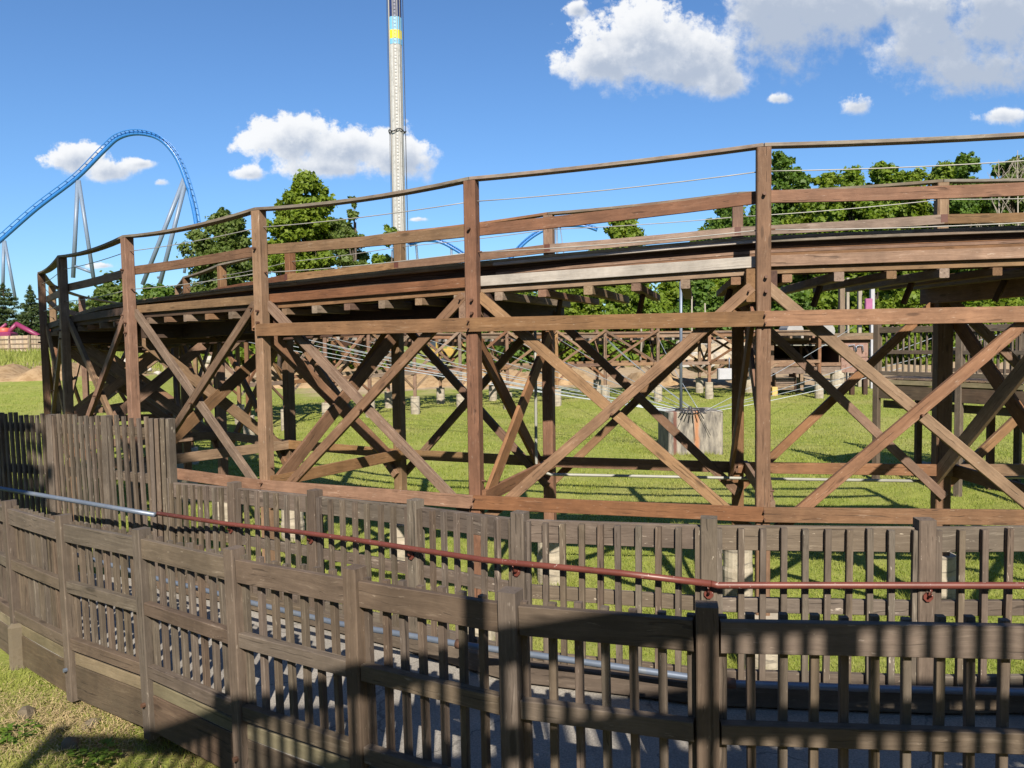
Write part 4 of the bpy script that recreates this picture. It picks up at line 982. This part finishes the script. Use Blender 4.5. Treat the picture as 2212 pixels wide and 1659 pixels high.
steel('blue_steel_coaster', [(-120,620),(-60,570),(0,520),(80,450),(165,385),(225,325),(258,297),(300,288),(345,300),(378,335),(400,385),(418,450),(430,520),(445,575),(478,610)], 160, 11, M['bluesteel'],
   [(8,520,6,640,3.2),(10,520,34,650,3.0),(168,390,158,600,4.3),(170,390,202,600,4.0),(162,575,202,590,3.0),(398,386,308,615,4.6),(402,390,345,615,4.6),(340,600,352,595,2.5),(398,590,402,560,3)],
   'blue steel roller coaster hill on grey legs against the sky at left')
steel('blue_steel_arch', [(885,530),(905,521),(930,519),(955,524),(980,537),(1000,550),(1020,568)], 230, 9, M['bluesteel'], [(899,528,905,600,2.6),(975,535,976,600,2.6)], 'small blue coaster track arch right of the drop tower')
steel('blue_steel_curve', [(1080,600),(1110,550),(1145,515),(1185,493),(1225,487),(1265,489),(1290,497)], 225, 9, M['bluesteel'], [(1202,490,1205,600,2.6),(1210,490,1225,600,1.2),(1060,560,1060,600,2)], 'small blue coaster curve rising behind the near trestle deck')

# ---------------------------------------------------------------- trees
def limb(P, r0, r1, mat, parent, name='branch'):
    # tapered limb
    P = [Vector(p) for p in P]; V = []; Fc = []; n = 7
    for i, p in enumerate(P):
        t = (P[min(i+1,len(P)-1)]-P[max(i-1,0)]).normalized(); y = (Vector((0,1,0)) if abs(t.y)<.9 else Vector((1,0,0))).cross(t).normalized(); z = t.cross(y); r = r0+(r1-r0)*i/(len(P)-1)
        for k in range(n): a = 2*math.pi*k/n; V.append(p-P[0]+y*r*math.cos(a)+z*r*math.sin(a))
    for i in range(len(P)-1):
        for k in range(n): Fc.append([i*n+k, i*n+(k+1)%n, (i+1)*n+(k+1)%n, (i+1)*n+k])
    Fc.append(list(range(n-1,-1,-1))); Fc.append([(len(P)-1)*n+k for k in range(n)])
    return link(name, mesh(name, V, Fc, mat, True), Matrix.Translation(P[0]), parent)
def leafcloud(C, R, n, size, flat=.7):
    """leaf quads spread through ellipsoidal clumps, denser towards their skin"""
    k = len(C); w_ = np.array([r[0]*r[2] for r in R]); w_ = w_/w_.sum(); idx = rng.choice(k, n, p=w_)
    C = np.array(C)[idx]; R = np.array(R)[idx]
    d = rng.normal(size=(n,3)); d /= np.linalg.norm(d,axis=1)[:,None]; rad = rng.uniform(0,1,n)**.33; rad = rad*rng.choice([.75,.95,1.05,1.2,1.5], n, p=[.25,.3,.25,.14,.06])
    p = C + d*R*rad[:,None]
    nrm_ = d*.8 + rng.normal(size=(n,3))*.7 + np.array([0,-.1,.5]); nrm_ /= np.linalg.norm(nrm_,axis=1)[:,None]
    a = np.cross(nrm_, rng.normal(size=(n,3))); a /= np.linalg.norm(a,axis=1)[:,None]; b = np.cross(nrm_, a)
    s = size*rng.uniform(.5,1.25,n)[:,None]
    q = np.stack([p-a*s, p-b*s*flat, p+a*s, p+b*s*flat],1)
    return q.reshape(-1,3)
def tree(name, u, vtop, hw, D, label, leaf='leafA', n=9000, size=.2, clumps=34, low=.18, seed=1, group=None, bark='bark', vbot=None, shape=1.0, gap=1.0, cat='tree'):
    r = random.Random(seed); base = at(u, 735, D); bz = gz(base.x, base.y); base = Vector((base.x, D, bz))
    topz = at(u, vtop, D).z; H = topz-bz; W_ = hw*D/F
    root = empty(name, base, label, cat, group)
    if vbot is not None: low = (at(u, vbot, D).z-bz)/H
    trunk = limb([base+Vector((0,0,-.2)), base+Vector((r.uniform(-.2,.2),0,H*.35)), base+Vector((r.uniform(-.3,.3),0,H*.85))], max(.12,H*.022), .04, M[bark], root, 'trunk')
    C, R = [], []
    n = int(n*1.15); size *= 1.12; nl = max(8, int(clumps*.36))
    for i in range(nl):
        f = min(.97, max(0, (i+r.uniform(-1.8,2.8))/nl)); h = low+(1-low)*f
        prof = ((1-f**3.2)**.6)*(.74+.26*math.sin(math.pi*f)) if shape >= 1 else max(.14,(1-f))**.7
        lr = W_*(r.uniform(.36,.52) if vbot == 800 else r.uniform(.32,.52))*(.6+.4*prof); a = i*2.4+r.uniform(-.5,.5); rr = max(0, W_*prof*r.uniform(.8,1.12)-lr)
        lc = base+Vector((rr*math.cos(a), rr*math.sin(a)*.85, H*h-lr*.55))
        if i % 2 == 0: p_ = base+Vector((0,0,H*max(.12,h-.25))); limb([p_, p_.lerp(lc,.55)+Vector((0,0,-lr*.3)), lc], max(.03,H*.008), .015, M[bark], trunk, 'branch')
        for q_ in range(8):
            d_ = Vector((r.gauss(0,1), r.gauss(0,1), r.gauss(.3,.9))).normalized(); cs = lr*r.uniform(.24,.46); c = lc+d_*lr*r.uniform(.45,1.05)
            C.append(tuple(c)); R.append((cs*1.1, cs*1.1, cs*.95))
    C.append(tuple(base+Vector((0,0,H*.96)))); R.append((W_*.13, W_*.13, H*.035))
    q = leafcloud(C, R, n, size)-np.array(tuple(base))
    trimesh('crown', q, M[leaf], root, 4, Matrix.Translation(base))
    return root
def conifer(u, vtop, hw, D, label, seed, n=7000):
    r = random.Random(seed); base = at(u,735,D); bz = gz(base.x, D); base = Vector((base.x,D,bz)); H = at(u,vtop,D).z-bz; W_ = hw*D/F
    root = empty('pine_tree', base, label, 'pine tree', 'pine trees at the far left'); limb([base, base+Vector((0,0,H*.97))], H*.018, .03, M['bark'], root, 'trunk')
    C, R = [], []
    for lv in range(13):
        f = lv/12; z = H*(.12+.84*f)
        for j in range(7 if f<.7 else 4):
            a = r.uniform(0,6.28); rr = W_*(1-f)**.75*r.uniform(.45,1.05); L = Vector((rr*math.cos(a), rr*math.sin(a), 0))
            for s in (.45,.75,1.0):
                C.append(tuple(base+L*s+Vector((0,0,z+rr*.12*s)))); R.append((W_*.16*(1.25-f), W_*.16*(1.25-f), H*.014+.16))
            if j%2==0: limb([base+Vector((0,0,z)), base+L*.9+Vector((0,0,z+rr*.1))], .06, .02, M['bark'], root)
    C.append(tuple(base+Vector((0,0,H*.97)))); R.append((W_*.05,W_*.05,H*.04))
    q = leafcloud(C, R, n, .30, .3)-np.array(tuple(base)); trimesh('crown', q, M['leafE'], root, 4, Matrix.Translation(base)); return root
conifer(12,612,75,118,'tallest pine at the left edge, partly out of frame',1,9000)
conifer(70,617,42,112,'slender pine right of the left edge pine',2,6500)
conifer(118,650,40,124,'short pine standing behind the first trestle posts',3,5000)
tree('broadleaf_tree',668,372,98,62,'tall bright green maple rising above the handrail left of the tower','leafA',24000,.17,70,seed=11,vbot=600)
tree('broadleaf_tree',493,452,98,66,'grey green broadleaf tree left of the tall maple','leafB',20000,.16,58,seed=12,vbot=640)
tree('broadleaf_tree',745,475,62,61,'sparse grey green tree filling in right of the tall maple','leafB',8000,.15,30,seed=17,vbot=640)
tree('broadleaf_tree',612,432,40,61.5,'bright green side shoot forming the left shoulder of the tall maple','leafA',6000,.16,24,seed=71,vbot=620)
tree('broadleaf_tree',702,428,34,62.5,'ragged green shoot forming the right shoulder of the tall maple','leafA',4500,.16,20,seed=72,vbot=620)
tree('broadleaf_tree',772,422,34,60,'slender sparse sapling right of the tall maple','leafB',4200,.15,26,seed=13,vbot=600)
tree('broadleaf_tree',848,492,58,58,'small bright sapling at the foot of the drop tower','leafD',5000,.14,22,seed=14,vbot=640)
tree('broadleaf_tree',600,560,60,56,'yellow green bush low between the handrails','leafD',6000,.15,22,seed=15,vbot=700)
tree('broadleaf_tree',250,612,110,95,'low rounded green tree seen between the left posts','leafB',12000,.26,40,seed=16,vbot=700)
tree('broadleaf_tree',350,622,85,98,'low dark green tree right of the rounded one','leafC',9000,.26,30,seed=17,vbot=700)
tree('broadleaf_tree',1340,468,88,70,'round bright tree above the deck near the grey board','leafA',15000,.18,40,seed=18,vbot=620)
tree('broadleaf_tree',1690,332,88,92,'tall pointed dark tree beside the large handrail post','leafC',17000,.24,46,seed=19,shape=1,vbot=560)
tree('broadleaf_tree',1570,452,105,74,'broad dark green tree left of the large handrail post','leafC',17000,.20,50,seed=20,vbot=600)
tree('broadleaf_tree',1840,362,120,72,'light green spreading tree between rails at right','leafD',21000,.19,55,seed=21,vbot=600)
tree('broadleaf_tree',1965,372,90,70,'mid green tree right of the light green one','leafA',16000,.19,44,seed=22,vbot=600)
tree('broadleaf_tree',1745,425,70,76,'mid green tree filling the gap right of the large handrail post','leafA',15000,.19,40,seed=30,vbot=600)
tree('broadleaf_tree',2080,330,90,68,'tree with ragged top near the right edge','leafC',17000,.18,46,seed=23,vbot=600)
tree('broadleaf_tree',2180,345,95,69,'tree at the right edge behind bare twigs','leafB',15000,.19,44,seed=24,vbot=600)
UG = [(1150,660,95,'leafC','left of the thin steel mast, lowest'),(1215,640,80,'leafA','behind the first ties of the grey board bay'),(1265,612,95,'leafA','behind the first far pier group'),(1330,625,80,'leafD','with bright top under the deck'),(1390,600,95,'leafD','behind the ties under the deck'),(1450,612,85,'leafA','just left of the thin steel mast'),(1500,590,100,'leafC','just right of the thin steel mast'),(1560,600,95,'leafA','left of the ledger block'),(1630,595,90,'leafD','hidden partly by the big handrail post'),(1700,592,105,'leafC','right of the big post'),(1765,600,90,'leafD','left of the timber poles'),(1830,600,100,'leafD','behind the timber poles'),(1895,590,100,'leafA','right of the pink box'),(1960,600,95,'leafD','above the left end of the side platform'),(2030,600,100,'leafC','behind the dark inner post'),(2100,605,95,'leafD','right of the dark inner post'),(2165,600,95,'leafA','near the right edge under the deck'),(2230,600,90,'leafD','cut by the right edge of the frame'),(540,690,80,'leafD','behind the left bents'),(620,700,70,'leafA','low behind the second outer post'),(690,705,80,'leafC','behind the second bent'),(410,640,60,'leafD','low behind the first trestle bay'),(800,705,60,'leafD','beside the digger'),(1060,690,70,'leafC','right of the dug mound')]
for i, (u, vt, hw, lf, where) in enumerate(UG):
    tree('shrub_tree', u, vt, hw, 61+(i%3)*2.5, 'bushy %s green undergrowth tree %s'%({'leafA':'mid','leafC':'dark','leafD':'bright'}[lf], where), lf, 10000, .20, 34, low=.02, seed=40+i, vbot=800, group='undergrowth trees along the lawn edge')
for i, (u, vt, hw, D, lf, sd, lab) in enumerate([(1785,372,120,84,'leafA',61,'wide green tree behind the light green one, filling the skyline'),(1900,366,125,82,'leafD',62,'rounded light tree on the skyline left of the inner rail post'),(2035,366,125,84,'leafA',63,'wide green tree on the skyline right of the inner rail post'),(2150,352,110,80,'leafC',64,'dark skyline tree behind the twigs at right'),(1640,450,95,84,'leafC',65,'dark skyline tree directly behind the large handrail post'),(1520,500,80,80,'leafA',66,'mid green tree at the left end of the right hand tree line')]):
    tree('broadleaf_tree', u, vt, hw, D, lab, lf, 16000, .23, 36, seed=sd, vbot=620)
# bare trees
def bare(u, vtop, D, seed, label):
    r = random.Random(seed); b = at(u,735,D); base = Vector((b.x,D,gz(b.x,D))); H = at(u,vtop,D).z-base.z; root = empty('bare_tree', base, label, 'bare tree')
    tk = limb([base, base+Vector((.2,0,H*.5)), base+Vector((0,0,H))], .13, .02, M['palebark'], root, 'trunk')
    for i in range(16):
        h = H*r.uniform(.35,.92); a = r.choice([-1,1])*r.uniform(.4,1.6); L = (H-h)*r.uniform(.4,.8)+.4; p = base+Vector((.1,0,h)); e = p+Vector((a*L*.4,r.uniform(-.5,.5),L*.8)); limb([p, p.lerp(e,.5)+Vector((a*.12,0,0)), e], .045, .01, M['palebark'], tk)
        for _ in range(2): q = p.lerp(e, r.uniform(.4,.8)); limb([q, q+Vector((r.uniform(-.6,.6),0,r.uniform(.4,1.0)))], .02, .006, M['palebark'], root, 'twig')
bare(2190,325,64,3,'bare pale tree with thin twigs at the right edge')
bare(2150,345,66,4,'smaller bare tree left of the edge one')
for i, (u, vt) in enumerate(((1382,650),(1490,640),(1468,650),(1520,655),(1600,640),(600,740))):
    b = at(u,735,58); base = Vector((b.x,58,gz(b.x,58))); o = limb([base, base+Vector((.15,0,2.2)), at(u+r_ if (r_:=random.uniform(-6,6)) else u, vt, 58)], .09, .05, M['palebark'], None, 'tree_stem')
    tag(o, ['pale bare stem left of the steel mast','pale forked stem just right of the steel mast','thin pale stem close to the steel mast','pale stem behind the crossed braces','pale stem behind the ledger block','pale stem behind the left bents'][i], 'tree stem')
# distant woodland
DW = []; 
for i in range(90):
    u = -300+i*32; D = 260+random.uniform(-20,30); p = at(u,735,D); DW.append(((p.x, D, random.uniform(1.5,4)),(9,5,random.uniform(4,7))))
q = leafcloud([c for c,_ in DW], [r for _,r in DW], 60000, .8); tag(trimesh('distant_woods', q, M['leafC'], per=4), kind='stuff')
WB = []
for i in range(170):
    u = random.uniform(1090,2420); D = random.uniform(88,104); p = at(u, random.uniform(612,770), D); rr_ = random.uniform(1.3,2.6); WB.append(((p.x,D,p.z),(rr_*1.3,rr_,rr_)))
q = leafcloud([c for c,_ in WB], [r for _,r in WB], 46000, .36); tag(trimesh('woodland', q, M['leafA'], per=4), kind='stuff')
# shade tree out of frame at left
def shade_tree(x, y, zc, R_, n, label, seed):
    r = random.Random(seed); base = Vector((x,y,gz(x,y))); root = empty('shade_tree', base, label, 'tree'); limb([base, base+Vector((.2,0,zc-base.z)), base+Vector((0,0,zc+2-base.z))], .22, .06, M['bark'], root, 'trunk')
    C, R = [], []
    for i in range(42):
        a = r.uniform(0,6.28); rr = R_*math.sqrt(r.uniform(0,1)); c = (x+rr*math.cos(a), y+rr*math.sin(a), zc+r.uniform(-2.0,2.0)); C.append(c); s = r.uniform(.4,.9); R.append((s,s,s*.7))
        limb([base+Vector((0,0,zc-1.5-base.z)), Vector(c)], .05,.02, M['bark'], root)
    q = leafcloud(C, R, n, .11)-np.array(tuple(base)); trimesh('crown', q, M['leafA'], root, 4, Matrix.Translation(base))
shade_tree(-6.5,1.2,4.7,1.6,15000,'leafy tree outside the frame at left shading the tall fence',1)
shade_tree(-8.9,4.2,9.6,2.6,32000,'tall leafy tree outside the frame at left shading the first trestle posts',2)

def skylight_block_tree(x, y, top, R_, seed, label):  # unseen trees added to hold back skylight from behind and the sides
    r = random.Random(seed); base = Vector((x,y,-3.8)); root = empty('broadleaf_tree', base, label, 'tree', 'trees added behind the viewpoint to block skylight'); limb([base, base+Vector((.2,0,4)), base+Vector((0,0,top+2))], .3, .1, M['bark'], root, 'trunk')
    C, R = [], []
    for i in range(26):
        f = r.uniform(0,1); a = r.uniform(0,6.28); rr = R_*math.sqrt(r.uniform(0,1))*(1-.5*f); C.append((x+rr*math.cos(a), y+rr*math.sin(a), -2.5+(top+1.0)*f)); q = r.uniform(1.1,1.8); R.append((q,q,q*.8))
    trimesh('crown', leafcloud(C, R, 5000, .34)-np.array(tuple(base)), M['leafC'], root, 4, Matrix.Translation(base))
for i, (x, y, tp) in enumerate([(-24,-13,9.5),(-16,-15,10.5),(-9,-16,11),(-2,-17,11.5),(5,-16,11),(12,-15,10.5),(19,-13,9.5),(-28,-4,10),(-30,6,11),(25,-4,9),(29,5,10)]):
    skylight_block_tree(x, y, tp, 3.8, i+300, 'broad dark tree added outside the frame behind the viewpoint to block skylight')
